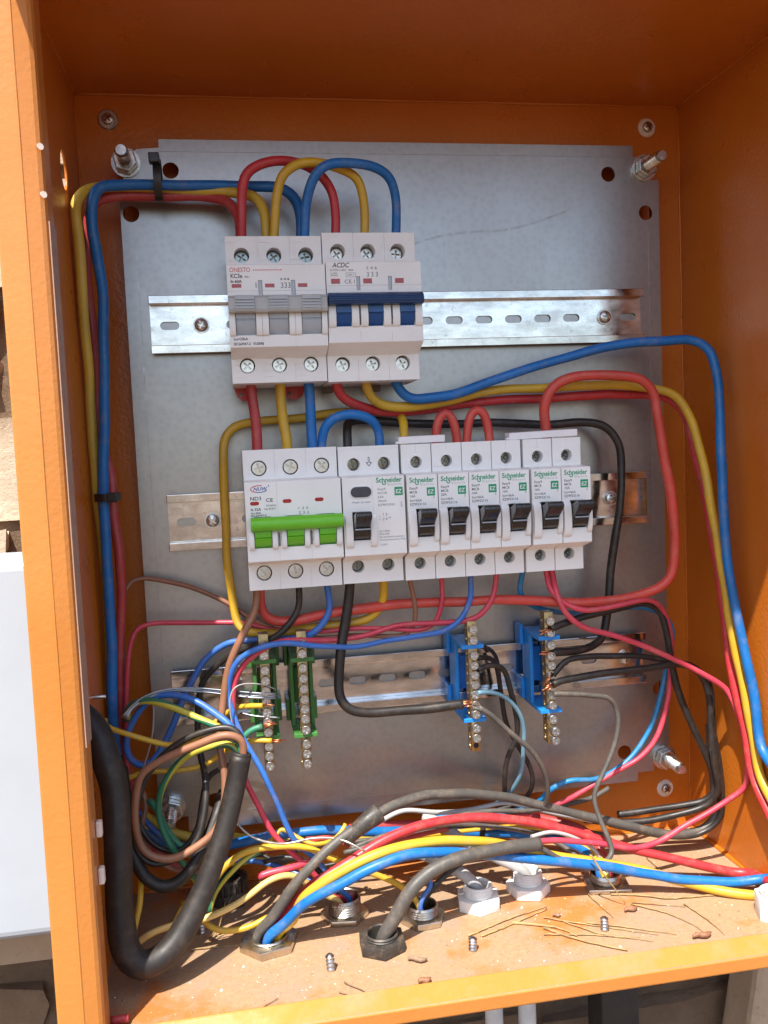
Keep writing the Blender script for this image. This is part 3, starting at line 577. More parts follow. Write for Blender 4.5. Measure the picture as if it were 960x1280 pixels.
SL = ['narrow breaker next to the residual current switch, yellow wire above, brown below', 'second narrow breaker from the left, red hoop above and red wire below', 'third narrow breaker, left end under the right red hoop, thin blue wire below', 'fourth narrow breaker, last before the gap in the row', 'fifth narrow breaker, big light red loop enters its top', 'rightmost narrow breaker, no wire above and red wires below']
proto = single(); proto['group'] = 'narrow single pole breakers in the lower row'
amps = ['16A', '20A', '16A', '16A', '16A', '10A']
units = [proto]
for k in range(1, 6):
    c = proto.copy(); link(c); c.location.x = SX[k]*S; units.append(c)
    for ch in list(proto.children):
        d = ch.copy(); link(d); d.parent = c
        for gch in list(ch.children):
            e = gch.copy(); link(e); e.parent = d
for u, lab, a in zip(units, SL, amps):
    u['label'] = lab; text(a, 2.0, 'print_grey', u, 1.6, yF, 9.7, bold=.02)
for x0, x1, z, rz, lab in ((-12, 16, 43.8, -.6, 'white plastic label strip lying on the leftmost narrow breakers'), (55.5, 98.5, 43.4, -1.2, 'longer white plastic label strip lying on the rightmost narrow breakers')):
    t = thing('label_strip', lab, 'label strip', (x0, -50, z), 'white label strips on the breakers')
    o = obj('strip', MB().prism_x([(-4.6, -1.2), (-5, 2.9), (4, 3.2), (4, 1), (-3.6, .4), (-3.6, -1.2)], 0, x1-x0).mesh(), 'strip_white', t, bev=.3)
    obj('end_tab', MB().box(-1.5, .1, -4, 0, -1, .4).mesh(), 'strip_white', t, bev=.3); t.rotation_euler = (0, R(rz), 0)

# ------------------------------------------------------------------ terminal bars
def terminal_bar(name, label, colour, x, zs, zb0, zb1, shelf_t, shelf_b, backs, tail, grp):
    t = thing('terminal_bar', label, 'terminal bar', (x, 0, zb0), grp); Z = -zb0
    def part(nm, mesh, mt, par=t, **k):
        o = obj(nm, mesh, mt, par, **k)
        if par is t: o.location = Vector((-x, 0, Z))*S
        return o
    b = MB(); b.box(x-7.2, x-4.8, -24, -8.6, shelf_b-1, shelf_t+1); b.box(x+4.8, x+7.2, -24, -8.6, shelf_b-1, shelf_t+1); b.box(x-4.3, x+4.3, -12, -9, shelf_b+12, shelf_t-12)
    h = part('holder', b.mesh(), 'tab_'+colour, bev=.5)
    for z, q in ((shelf_t, 1), (shelf_b, -1)):
        part('clamp_shelf', MB().box(x-7.1, x+7.1, -41.9, -8.8, z-1.3, z+1.3).mesh(), 'tab_'+colour, bev=.4)
    for z, sx in ((shelf_t-3, 1), (shelf_t-3, -1), (shelf_b+8, 1), (shelf_b+8, -1)):
        part('foot', MB().box(x+sx*7.3, x+sx*9.8, -13, -1.6, z-7, z+7).mesh() if abs(z) else None, 'tab_'+colour, bev=.5)
    holes = [ring(z, -37.5, 1.9, 12) for z in zs]
    br = part('brass_bar', sheet([(zb0, -41.5), (zb1, -41.5), (zb1, -33.5), (zb0, -33.5)], holes, 5.8, lambda a, bb, c: (x+c, bb, a)), 'brass', bev=.25)
    for z in zs:
        if tail and z == zs[-1]:
            part('empty_hole', MB().cyl_y(x, z, 1.7, -41.6, -40).mesh(), 'darkhole'); continue
        out = 1.8+random.random()*.8 + (4 if (colour == 'blue' and x > 60 and z < -140) else 0)
        o = obj('bar_screw', MB().cyl_y(0, 0, 2.2, 0, -out-.2, 14).mesh(smooth=35), 'zinc', t, (0, -41.4, z+Z))
        screw('screw_head', 'bar', 0, 0, 0, 2.75, 'zinc', o).location = Vector((0, -out-.4, 0))*S
    return t
zg1 = [-72.4, -78.7, -87.8, -94.0, -100.3, -107.0, -113.3, -119.1, -125.2, -134.0, -140.0, -145.9]
zg2 = [-73.2, -79.5, -88.2, -94.5, -100.8, -107.2, -113.3, -119.4, -126.0, -134.6, -140.8, -146.9]
zb1 = [-73.1, -79.8, -89.4, -95.8, -101.8, -107.9, -114.1, -120.5, -126.5, -135.6, -141.7, -147.2]
zb2 = [-71.8, -79.1, -87.0, -94.0, -100.0, -106.0, -113.4, -119.0, -125.4, -134.4, -141, -147]
terminal_bar('g', 'green earth terminal bar with wires clamped in it, left of two green', 'green', -96.4, zg1, -149.5, -66.5, -83.2, -129.6, None, False, 'green terminal bars')
terminal_bar('g', 'empty green earth terminal bar, right of two green', 'green', -73.9, zg2, -150.5, -66.5, -83.8, -130.3, None, False, 'green terminal bars')
terminal_bar('b', 'blue neutral terminal bar left of two blue, thick black wire into it', 'blue', 31.7, zb1, -151, -68.5, -84.6, -131, None, True, 'blue terminal bars')
terminal_bar('b', 'blue neutral terminal bar right of two blue, black wires on its right', 'blue', 81.6, zb2, -150.5, -66.5, -83, -130, None, False, 'blue terminal bars')

# ------------------------------------------------------------------ wires
WIRES = [
 ('red_wire','red',2.8,'short red jumper arching from grey-toggle breaker to blue-toggle breaker',{},
  [(-96.4,-38,159.7),(-95.4,-38,177.9),(-94.5,-38,191.4),(-91.4,-38,201.8),(-82.9,-38,206.8),(-69.9,-38,208.8),(-56.7,-35,207.6),(-47.7,-36,201.8),(-42.2,-38,192.6),(-41.1,-38,180.6),(-41.8,-38,161.7)]),
 ('yellow_wire','yellow',2.7,'short yellow jumper arching from grey-toggle breaker to blue-toggle breaker',{},
  [(-78.2,-42,158.7),(-77,-42,172.3),(-74.4,-43,189.2),(-70.7,-45,199.4),(-61.4,-46,205.4),(-50.9,-45,206.2),(-36.3,-42,203.7),(-27,-40,199.4),(-23.8,-38,190.8),(-24.4,-38,161.6)]),
 ('blue_wire','blue',2.8,'short blue jumper arching from grey-toggle breaker to blue-toggle breaker',{},
  [(-60.8,-44,158.2),(-59.7,-44,171.8),(-58.3,-46,183.9),(-54.3,-49,195.6),(-47.8,-51,201.7),(-36.1,-50,203.9),(-18.1,-45,203.6),(-7.6,-41,199.2),(-3.9,-38,190.4),(-5.4,-38,161.6)]),
 ('blue_wire','blue',3.1,'thick blue feed down the left side tied with black ties',{},
  [(-61.9,-32,160.9),(-61.3,-32,172.5),(-61.3,-30,183.7),(-64.1,-28,191.7),(-70.9,-27,196.1),(-85.8,-24,198.7),(-118.4,-22,200.1),(-145.9,-22,199.9),(-166.2,-22,199.8),(-175.5,-24,197.8),(-179.7,-26,190),(-180.6,-26,175.6),(-179.1,-26,158.4),(-177.1,-26,140.2),(-177.6,-26,119.6),(-178.6,-26,96.6),(-180.4,-26,75.8),(-182.4,-27,50.2),(-184.2,-27,22.2),(-184.7,-27,1),(-184.4,-26,-20.6),(-185.1,-25,-50.4),(-186,-25,-71.2),(-187.3,-25,-95.4),(-188.4,-22,-129.1),(-187.4,-20,-147.4),(-184.3,-14,-169.2),(-175.9,-10,-189.8),(-162.2,-8,-202.2),(-142.7,-8,-207.7),(-122.5,-10,-207.2),(-96.1,-14,-202.7),(-64,-16,-202),(-38,-14,-206.5),(-10.6,-8,-211.8),(27.6,0,-221.6),(62.4,0,-226.3),(92.6,-5,-230.5),(103.9,-20,-230.1),(110.2,-38,-232.9),(110,-45,-238),(110,-46,-252)]),
 ('red_wire','reddull',3,'thick red feed behind the blue one along the left wall',{},
  [(-97.3,-34,159.7),(-96.3,-33,170),(-97.5,-30,181.8),(-103.1,-24,189.9),(-114.2,-18,193.8),(-145.9,-16,194.8),(-168.7,-16,194.7),(-179.4,-16,191),(-183.9,-14,181.8),(-186.9,-12,161.5),(-187.2,-12,142.9),(-186.4,-12,121.8),(-186.4,-13,91),(-186.4,-14,67.2),(-184,-15,45.6),(-180.8,-17,33.5),(-180.2,-18,19.2),(-179.8,-18,4.7),(-178.7,-18,-15.6),(-179.9,-17,-46.4),(-182.1,-17,-73.3),(-183.4,-17,-93.9),(-184.5,-15,-128.4),(-183.6,-10,-150.9),(-180.3,-6,-175.5),(-174.7,-4,-200.4),(-158.3,-6,-218.3),(-138.4,-8,-219.9),(-107.8,-8,-215.2),(-71.2,-5,-210.3),(-44.2,0,-210.3),(-0.1,4,-213.9),(39,4,-215.1),(65.1,2,-214.4),(95.6,-4,-220),(110.5,-18,-222.9),(114.9,-34,-227.2),(117,-42,-238),(117,-43,-252)]),
 ('yellow_wire','yellowdull',3,'thick yellow feed leaning on the left wall',{},
  [(-81.7,-36,159.2),(-81.5,-36,171.5),(-82.2,-33,182.9),(-87.2,-28,191.6),(-97.2,-24,195.4),(-128,-18,198),(-164.5,-18,199.6),(-178.9,-22,197.5),(-185.4,-28,191.7),(-187.9,-32,183),(-187.6,-32,168.3),(-187.5,-30,147.7),(-188.5,-28,125.4),(-188.5,-26,102.9),(-188.5,-24,77.6),(-188.5,-23,55.3),(-188.5,-22,36.4),(-188.5,-22,23.6),(-188.5,-16,0.3),(-188.5,-14,-38.8),(-188.5,-14,-75.6),(-188.5,-14,-116.1),(-188.5,-12,-143.7),(-184.7,-8,-171.6),(-174.3,-4,-185.8),(-163.2,-2,-195.9),(-150.3,0,-203.6),(-127.6,0,-205.8),(-97.1,-4,-209.8),(-65.9,-4,-211.4),(-45.7,-2,-215.2),(-11.4,4,-220.9),(33.6,6,-222.1),(76.3,4,-227.4),(100.1,-8,-229.5),(109.9,-26,-229.2),(111.3,-42,-232.7),(112,-51,-240),(112,-51,-252)]),
 ('red_wire','red',2.9,'thick red wire leaving the blue-toggle breaker toward right wall',{},
  [(-45.5,-38,84.7),(-45.3,-38,79.5),(-42,-36,72.4),(-33.1,-33,67.5),(-20.2,-28,63.4),(-3.8,-25,61.9),(10.7,-24,63.5),(53.2,-24,67.5),(101.5,-24,68.3),(137.9,-24,68.2),(162.8,-24,67.3),(175.1,-25,64.3),(182.9,-28,54.5),(187.5,-32,30.3),(192.6,-36,0.5),(197.4,-40,-41.2),(198.9,-46,-82.2),(198.8,-52,-108.6),(200,-56,-125.4),(203.1,-62,-149.9),(203.6,-70,-178.6),(202.5,-90,-196),(203,-100,-215),(203,-97,-228),(202,-82,-236),(203.6,-66,-239.7),(195.9,-60,-241.6),(166.6,-55,-233.9),(140.6,-50,-226.1),(120.8,-46,-220.2),(97.7,-42,-211.8),(75.3,-42,-203.3),(52.6,-44,-196.7),(20.5,-48,-190.2),(-6.1,-54,-188.6),(-31.9,-60,-192.3),(-56.9,-64,-202.1),(-79.3,-66,-213.7),(-91.1,-62,-228.9),(-101,-58,-236),(-102,-58,-252)]),
 ('yellow_wire','yellow',2.9,'thick yellow wire leaving the blue-toggle breaker toward right wall',{},
  [(-27.7,-38,84.2),(-27.2,-38,78.9),(-24.6,-36,71.8),(-18.2,-35,67.3),(-5.1,-33,65),(9.1,-32,65.6),(27.6,-31,68.4),(51.3,-31,72.6),(86.8,-31,74.4),(123.6,-31,74.7),(153.4,-31,72.3),(172.6,-33,66.4),(181.8,-36,54.2),(187.4,-41,28.3),(190.2,-45,1.1),(191.9,-49,-21.2),(194.8,-55,-66.3),(199.4,-61,-105.4),(203.6,-68,-146.6),(203.6,-76,-173.8),(202.5,-98,-192),(203,-112,-215),(202.5,-112,-233),(200,-98,-240),(198.9,-89.7,-242.5),(182.1,-81.5,-242.5),(158.2,-70,-238.6),(131.5,-64,-230.4),(102.8,-62,-222.6),(77.3,-61,-215.7),(51.5,-62,-207),(37.4,-62,-201.8),(11.6,-66,-194.8),(-18.3,-72,-191.9),(-44.6,-76,-194.5),(-66.3,-76,-203.7),(-81.8,-73,-215.1),(-89.6,-66,-231.8),(-97.5,-64,-238),(-98,-64,-253)]),
 ('blue_wire','blue',3,'thick blue wire sweeping up from blue-toggle breaker to the right wall',{},
  [(-10.2,-38,83.6),(-8.5,-38,78.3),(-5.7,-38,73.4),(0.5,-38,69.4),(12.9,-38,69.9),(26,-38,71.9),(61.3,-38,82),(96.8,-38,91.3),(133.4,-38,98.3),(165.2,-39,101),(183.7,-41,100.3),(191.8,-44,94.2),(194.7,-47,78.3),(194.8,-50,56.6),(193.7,-53,31.5),(192.9,-57,-7),(194,-62,-55.4),(199.1,-67,-94.3),(203.5,-71,-125.7),(203.5,-78,-153.3),(203,-96,-165),(203,-112,-195),(203,-115,-215),(202.5,-102,-228),(203.5,-82,-235.4),(185.5,-76,-238.1),(157.7,-71,-235.9),(130,-67,-230.3),(101.5,-65,-223),(62.6,-66,-213.1),(34,-68,-206.1),(10.2,-71,-199.8),(-19.4,-77,-195.2),(-41.6,-80,-198.2),(-60.9,-80,-205.7),(-80.3,-76,-216.1),(-93.9,-70,-230.4),(-103.5,-68.5,-238),(-104,-67,-253)]),
 ('black_wire','greycable',3,'grey-black wire arching out of the front left nickel gland',{},
  [(-109.5,-63,-253),(-109.5,-63.5,-240),(-100.5,-67,-227.3),(-82.9,-70,-204.5),(-62.7,-66,-189.3),(-37,-56,-178.2),(-12.3,-46,-174.6),(19.9,-36,-179.1),(54.7,-28,-189.3),(80.9,-24,-199.3),(109.8,-22,-209.5),(141.4,-22,-220.3),(174.3,-22,-231),(194.3,-22,-230),(203.5,-22,-221.8),(203.5,-22,-207.5),(203.5,-20,-188.5),(203.5,-18,-158)]),
 ('red_wire','reddull',3,'short red wire linking grey-toggle breaker down to green-toggle breaker',{},
  [(-95.8,-38,86.2),(-95.4,-38,78.2),(-94.7,-38,64.2),(-93.8,-38,46.3),(-93.9,-38,36.9)]),
 ('yellow_wire','yellow',3,'short yellow wire linking grey-toggle breaker down to green-toggle breaker',{},
  [(-78.2,-38,85.6),(-78.1,-38,77.7),(-77.4,-38,63.6),(-76.1,-38,48),(-76,-38,36.1)]),
 ('blue_wire','blue',3,'short blue wire linking grey-toggle breaker down to green-toggle breaker',{},
  [(-61.8,-39,85.1),(-61.6,-39,78),(-61.7,-39,63),(-61.3,-39,47.3),(-61.4,-39,35.5)]),
 ('blue_wire','blue',2.8,'short blue jumper from green-toggle breaker to the residual current switch',{},
  [(-56,-38,35.2),(-55.3,-38,44.7),(-54.2,-40,51.8),(-50.1,-42,58.6),(-41.9,-43,61.6),(-32.4,-43,60.8),(-24.5,-41,57.2),(-20.9,-38,51.4),(-20.6,-38,42.8),(-21,-38,33.6)]),
 ('black_wire','black',2.7,'black neutral wire from residual current switch around to rear blue terminal bar',{'copper': 1},
  [(-40.2,-38,34.5),(-39.9,-38,45.5),(-39.3,-34,53.7),(-36.4,-25,58.3),(-28.2,-20,59.1),(-15.5,-19,57.2),(11.5,-19,55.1),(54.2,-19,53.5),(90.5,-19,51.1),(115.5,-19,51.7),(131.4,-19,48.5),(140.1,-20,37.7),(141.9,-21,15.6),(139.2,-22,-7.9),(133.9,-22,-39.3),(127.7,-24,-74.1),(122.7,-27,-88),(112.3,-33,-92.8),(97.8,-38,-93),(86.1,-42,-92.2),(82.9,-42,-92.5)]),
 ('yellow_wire','yellow',2.7,'yellow loop framing the green-toggle breaker on its left side',{},
  [(-5.5,-38,32.9),(-4.9,-38,47.4),(-3.4,-30,57.3),(-5.8,-20,63.2),(-18.1,-15,64.4),(-45.7,-13,63.5),(-70.9,-14,60.9),(-95.5,-15,59.9),(-105.8,-16,57.8),(-111.4,-17,51.7),(-113.8,-18,35.2),(-114.9,-18,-1.4),(-115.3,-18,-26.1),(-113.3,-19,-50.9),(-111.1,-21,-63.7),(-106,-24,-68),(-89.6,-26,-69.4),(-61.7,-29,-66.9),(-41.4,-30,-66.3),(-29.9,-31,-63.5),(-23.5,-34,-55.4),(-21.9,-36,-46.3),(-21.8,-38,-34.6)]),
 ('red_wire','redlight',2.7,'small red jumper hoop on the narrow breakers, left one',{'copper': 1},
  [(13.6,-38,36.9),(14.2,-38,46.6),(15.3,-38,55.3),(19,-38,60.5),(23.3,-38,60.4),(25.8,-38,54.9),(27.5,-38,44.6),(27.7,-38,36.3)]),
 ('red_wire','redlight',2.7,'small red jumper hoop on the narrow breakers, right one',{'copper': 1},
  [(32.6,-38,33.6),(33.8,-38,45.8),(35.5,-38,56),(38.7,-38,61.8),(43.3,-38,61.8),(46.4,-38,55.6),(48.2,-38,43.8),(48.5,-38,35.4)]),
 ('red_wire','redlight',3.1,'big light red loop round the right of the narrow breakers',{},
  [(85.2,-38,36.3),(85.1,-38,48.7),(84.1,-39,64.5),(89.4,-41,74.1),(101.3,-44,78.9),(129.2,-46,78.8),(144,-46,76.4),(151.8,-46,68.8),(155.2,-46,52.2),(160,-46,24.4),(164.3,-46,-5.6),(165.4,-46,-33.2),(163.4,-45,-47.1),(154.5,-44,-55.9),(133.6,-42,-61.4),(111.2,-40,-62.2),(59.5,-37,-57.9),(22,-36,-56.9),(-28.2,-35,-55.9),(-61.2,-34,-58.6),(-76,-34,-61.4),(-88,-34,-61),(-95,-35,-55.8),(-96.9,-36,-47.7),(-96.4,-38,-35.9)]),
 ('black_wire','black',2,'black wire curling from green-toggle breaker down to coil at left',{},
  [(-73.5,-38,-36),(-73.4,-38,-43.3),(-73.9,-38,-52.5),(-80.6,-38,-62.7),(-90.1,-37,-70.5),(-100.7,-34,-74.7),(-115.4,-28,-80.7),(-127,-24,-89.6),(-134.8,-22,-98.9),(-137.9,-23,-111.3),(-138.8,-26,-129.3),(-137.3,-32,-139.9),(-134.6,-42,-149.3),(-136.2,-52,-167.4),(-140.9,-58,-181),(-154.8,-60,-189.8),(-166,-60,-190.3),(-174,-59,-182.2),(-175.5,-58,-168.8),(-172.5,-56,-153.6),(-166.4,-55,-139.1),(-151.1,-56,-124.3),(-133.1,-58,-116.6),(-118.5,-60,-115),(-112.8,-62,-119.1),(-111.5,-63,-128.3),(-113,-63,-138.5)]),
 ('blue_wire','bluethin',2,'thin blue wire curling from green-toggle breaker into the coil',{},
  [(-56.7,-38,-37.1),(-56.1,-38,-44.5),(-55.8,-38,-53.8),(-60.9,-38,-64.2),(-68.3,-36,-70),(-78.8,-32,-71.9),(-107.7,-28,-72),(-118.9,-26,-74.5),(-131.9,-24,-83.7),(-139.9,-23,-96.2),(-147.8,-24,-110.1),(-157.8,-26,-129.9),(-163.4,-28,-138.1),(-171,-30,-143),(-177.5,-31,-138.5),(-180.1,-31,-127),(-177.2,-31,-118),(-169.8,-33,-107.4),(-162.2,-36,-100.4),(-149.8,-40,-99),(-139.1,-45,-101.5),(-127.4,-52,-109.1),(-118.1,-57,-115.5),(-113.2,-60,-125.4),(-112.4,-61,-137)]),
 ('brown_wire','brown',2.2,'brown wire looping out of the black sheath around the coil',{},
  [(-113.1,-64,-140),(-111.7,-64,-130.8),(-111.6,-64,-122.4),(-120.4,-64,-118.2),(-136.4,-62,-123.3),(-157.4,-60,-130.3),(-168.4,-60,-137),(-172.6,-60,-148.2),(-173.7,-61,-167.7),(-170.1,-62,-181.3),(-157.4,-64,-186.2),(-141.5,-64,-181.5),(-129.9,-62,-173.9),(-123.9,-59,-162.6),(-122.5,-55,-145.7),(-124.8,-50,-127.6),(-123.1,-46,-112.3),(-120.5,-44,-98.2),(-116.2,-44,-80.3),(-107.8,-44,-63.2),(-101.1,-42,-52.6),(-98.7,-40,-43.6),(-98.2,-38,-34.3)]),
 ('brown_wire','brownthin',1.5,'thin brown wire from first narrow breaker running far left',{},
  [(-5.9,-38,-35.7),(-5.2,-38,-43.2),(-3.3,-38,-56.7),(-3.5,-37,-67.4),(-8.5,-35,-74.9),(-20.9,-34,-75.1),(-37,-32,-73.3),(-61.6,-30,-74.2),(-80.8,-26,-70.5),(-97.9,-20,-63.9),(-106.9,-16,-58.5),(-118.7,-12,-50.2),(-136.8,-10,-40.7),(-154.3,-10,-34.5),(-166.1,-10,-32.2),(-173.7,-11,-33.5),(-177.8,-12,-40),(-180.6,-10,-65),(-183.2,-8,-95.3)]),
 ('red_wire','pink',1.5,'thin red wire from second narrow breaker to the left wall',{},
  [(14.7,-38,-37.1),(14.4,-38,-43.5),(13.7,-39,-55.8),(8.9,-38,-69.1),(-1.4,-38,-72.3),(-21,-36,-70.2),(-37.1,-34,-69.4),(-61.5,-31,-69.5),(-90.3,-24,-66.7),(-107.1,-20,-63.2),(-140.1,-16,-61.4),(-162.5,-16,-60.2),(-171,-18,-62.6),(-175.1,-20,-71.7),(-179.2,-20,-99.4),(-181.1,-20,-115.6),(-183.7,-14,-143.9),(-183.3,-8,-171.7)]),
 ('blue_wire','bluethin',1.7,'thin blue wire from third narrow breaker to a nickel gland',{},
  [(33,-38,-36.8),(32.8,-38,-43.3),(31.9,-40,-53.9),(25.5,-41,-66.3),(14.8,-42,-73.3),(-5.4,-42,-75.7),(-22.3,-42,-76.8),(-43.5,-42,-78),(-63.2,-46,-75.1),(-86.9,-50,-70.8),(-101,-50,-73),(-112.1,-46,-81.1),(-116.9,-44,-92.7),(-117.7,-44,-107.1),(-114.2,-46,-119.4),(-109.2,-48,-131.3),(-101.6,-50,-145.9),(-94.6,-50,-163.8),(-89.2,-48,-181.4),(-82.2,-46,-195.6),(-74.8,-46,-202.5),(-67.4,-46,-211.4),(-58.8,-45,-227.7),(-52.5,-43,-234),(-52,-43,-252)]),
 ('red_wire','pink',1.7,'pinkish red wire from fourth narrow breaker down to the glands',{},
  [(50,-38,-36.9),(49.3,-38,-42.9),(46,-39,-55.1),(38.4,-39,-64.6),(29,-39,-68),(3.6,-39,-68),(-16.3,-38,-69.2),(-35.4,-38,-73.6),(-52.6,-38,-74.2),(-68.9,-42,-72.1),(-89.1,-46,-71),(-104.9,-46,-78.8),(-112.4,-43,-88.1),(-115.9,-42,-100.6),(-116.6,-42,-111.7),(-113.9,-44,-130.7),(-110.4,-47,-152.4),(-105.1,-48,-166.8),(-97.5,-48,-184.9),(-88.1,-47,-197.9),(-76.6,-46,-210.3),(-69.2,-44,-221.3),(-60.7,-42,-232.6),(-55,-38,-238),(-55,-38,-252)]),
 ('blue_wire','bluedark',1.7,'thin dark blue wire from fifth narrow breaker round the right side',{},
  [(67.8,-38,-35.6),(66.5,-38,-42.1),(64.9,-37,-51.7),(70,-32,-60.6),(84.2,-26,-67.9),(105.8,-22,-72.8),(125,-20,-73.6),(145.9,-20,-72.5),(160.6,-20,-74.6),(172,-22,-81.1),(175.9,-22,-90.6),(173.3,-22,-102.9),(168.3,-22,-122.7),(162.1,-22,-144),(151,-24,-162.6),(136.6,-26,-175.8),(117,-28,-183.3),(98.1,-28,-181.8),(86,-26,-187.2),(77.9,-20,-197.9),(62.6,-12,-205.5),(36.5,-6,-208.3),(13.3,-4,-207.6),(-1,0,-214.8)]),
 ('red_wire','pink',1.7,'thin red wire from last narrow breaker round the right side',{},
  [(81.4,-38,-35.4),(82.2,-38,-43.1),(82.6,-42,-52.2),(90,-44,-60.5),(101.7,-46,-65.6),(113.9,-46,-65.5),(135.4,-46,-63),(150.9,-42,-64.3),(162.6,-34,-73.3),(170.5,-28,-88.9),(171.7,-26,-105.7),(170.3,-26,-118),(167.7,-26,-136.3),(160.4,-27,-157.1),(147.1,-28,-171.8),(127.8,-29,-180.3),(103.8,-27,-192.5),(92.7,-22,-199.3),(75.9,-14,-207.3),(58.1,-8,-211.1),(42.4,-4,-215.4)]),
 ('red_wire','pink',1.8,'pinkish red wire slanting from last narrow breaker across to right wall',{},
  [(85.1,-38,-35.7),(85.9,-38,-43.4),(86,-44,-53.6),(91.1,-46,-66.3),(101.4,-46,-75.7),(125.7,-46,-85.3),(152.6,-46,-96.8),(179.3,-47,-111.9),(196.9,-50,-124.2),(200,-54,-132.8),(203.4,-58,-150.2),(204.7,-60,-165.6),(204.7,-60,-177.9),(204.7,-57,-187.6),(195.1,-54,-196.7),(169.8,-50,-209.9),(150.1,-48,-219.7),(134.7,-50,-221.7),(106.5,-54,-213.8),(83.9,-58,-208.2),(64.4,-62,-204),(58.4,-63,-203.8)]),
 ('black_wire','black',3,'thick black wire from residual current switch to front blue terminal bar',{'copper': 1},
  [(-41.9,-38,-33.3),(-42.8,-38,-43),(-46.1,-38,-60),(-50.2,-40,-80.4),(-52.7,-41,-99.7),(-52.3,-42,-109.3),(-46.9,-43,-116.5),(-35.8,-43,-119.5),(-7.2,-42,-120),(14.3,-43,-119.7),(23.5,-43,-119.6)]),
 ('black_wire','black',1.6,'thin black wire drooping behind from front blue bar, left strand',{},
  [(34.5,-42,-92),(40.3,-38,-92.4),(47.7,-32,-96),(51.7,-28,-105.6),(53.9,-26,-122),(56.8,-25,-140.1),(64.2,-24,-157.1),(73,-22,-174.8),(74.5,-18,-188.5),(69,-10,-200.9),(53.9,-4,-206.7)]),
 ('black_wire','black',1.7,'thin black wire drooping from front blue bar in a hoop',{},
  [(33.7,-44,-98.5),(38.9,-42,-97.4),(46.8,-40,-97.5),(53,-38,-102.1),(56.8,-36,-115.4),(61.2,-34,-131.9),(61.9,-32,-145.7),(55.1,-30,-161.5),(53.5,-26,-180.4),(56.6,-18,-194.7)]),
 ('black_wire','black',1.3,'short black wire tucked behind the front blue bar',{},
  [(37.5,-34,-86.4),(42.8,-30,-88.3),(50.2,-24,-93.9),(54.9,-18,-102),(56.8,-14,-114.9),(58.5,-12,-131.8)]),
 ('grey_wire','greycable',1.7,'dull grey wire hanging from foot of front blue bar',{},
  [(32.8,-46,-121.6),(38.1,-45,-125.4),(46.2,-43,-132.9),(58.9,-41,-145.1),(69.8,-39,-156.2),(77.9,-36,-171.3),(81.6,-32,-186.5),(81.3,-26,-197.4),(71.8,-18,-204.6)]),
 ('blue_wire','skyblue',1.4,'thin pale blue wire hanging from front blue bar',{},
  [(32.6,-46,-112.5),(37.8,-44,-113),(49.7,-40,-117.7),(60.3,-37,-128.3),(65.6,-34,-141.8),(65.8,-32,-156.6),(65.1,-28,-171.8),(61.8,-22,-183.9),(55.6,-14,-196.2),(36.6,-6,-205),(21.3,0,-211.3)]),
 ('black_wire','black',2.3,'upper black wire from rear blue bar over the plate edge',{'copper': 1},
  [(81.6,-44,-76.6),(86.8,-43,-75.2),(101.8,-40,-72.3),(130.7,-36,-68.5),(149.3,-34,-67.1),(160.8,-32,-73),(166.1,-31,-88),(170.1,-30,-111.6),(179.2,-30,-141.6),(190.3,-30,-167.8),(197.5,-30,-187.3),(199.6,-29,-200.7),(193.6,-26,-207.9),(181.1,-22,-211),(162.7,-18,-212.8),(136.6,-14,-215.4)]),
 ('black_wire','black',1.9,'black wire from middle of rear blue bar kinked toward right wall',{'copper': 1},
  [(82.3,-44,-106.3),(86.5,-43,-102.8),(92.3,-42,-97.9),(104.9,-40,-97.3),(120.3,-38,-98.6),(148.7,-36,-102.4),(167.5,-35,-106.9),(183.8,-34,-111.8),(193.9,-34,-122.9),(196.8,-34,-156.2),(202.8,-32,-183.3),(204.6,-30,-202.8),(204.6,-26,-220.6),(194.4,-24,-230.2),(171.9,-22,-231.8),(144,-20,-223.8),(128.9,-18,-219.5)]),
 ('black_wire','black',2.3,'lower black wire from rear blue bar running into right corner',{'copper': 1},
  [(81.4,-46,-111.8),(85.5,-45,-110.4),(118.3,-42,-108.9),(147,-39,-108.4),(171.5,-38,-107.6),(184.9,-38,-115.1),(192.1,-38,-129.7),(193.4,-37,-153.3),(195.9,-36,-178.4),(199.7,-34,-196),(194.8,-30,-207),(178.9,-26,-213.5),(154.7,-22,-218.6),(133.5,-18,-218.9),(112.4,-14,-215.9)]),
 ('grey_wire','greycable',1.6,'dull grey wire bending down from rear blue bar to sheath',{},
  [(81.4,-47,-117.6),(85.4,-46,-117.8),(107.9,-44,-121.9),(120.1,-43,-124.9),(125.3,-42,-132.5),(126.2,-42,-141.5),(122.5,-42,-156.9),(113.6,-44,-173.1),(107,-46,-186.4),(108.7,-50,-198.6),(112.1,-55,-210.4),(113.2,-58,-219),(103.9,-62,-223.2),(88.4,-64,-220.8),(74.2,-65,-214),(65.4,-66,-207.4),(59.4,-66,-204.1)]),
 ('black_cable','greycable',4,'black sheathed cable bending out of the black plastic gland',{},
  [(-39,-82,-254),(-39,-82.5,-240),(-34,-84,-230.9),(-21.6,-84,-213.5),(-4.3,-80,-203.9),(16.9,-75,-200.2),(43.3,-69,-201.3),(62.8,-65,-204)]),
 ('grey_cable','greylight',3.6,'light grey cable bending left from the left white gland',{},
  [(27,-51,-252),(27,-51,-238),(27,-50,-235.8),(22.4,-49,-229),(16.6,-46,-225.1),(10.5,-42,-222.7),(1.8,-36,-218.7),(-9.4,-28,-215.8),(-20.8,-20,-212.8),(-27.1,-10,-213.3)]),
 ('grey_cable','greylight',3.4,'light grey cable bending left from the right white gland',{},
  [(62,-43,-252),(62,-43,-238),(62,-42,-235),(57.7,-41,-230.2),(49.8,-38,-226.9),(40,-34,-222.3),(30.1,-28,-217.5),(19.1,-20,-211.1),(10.8,-10,-206.9),(4,-4,-206.5)]),
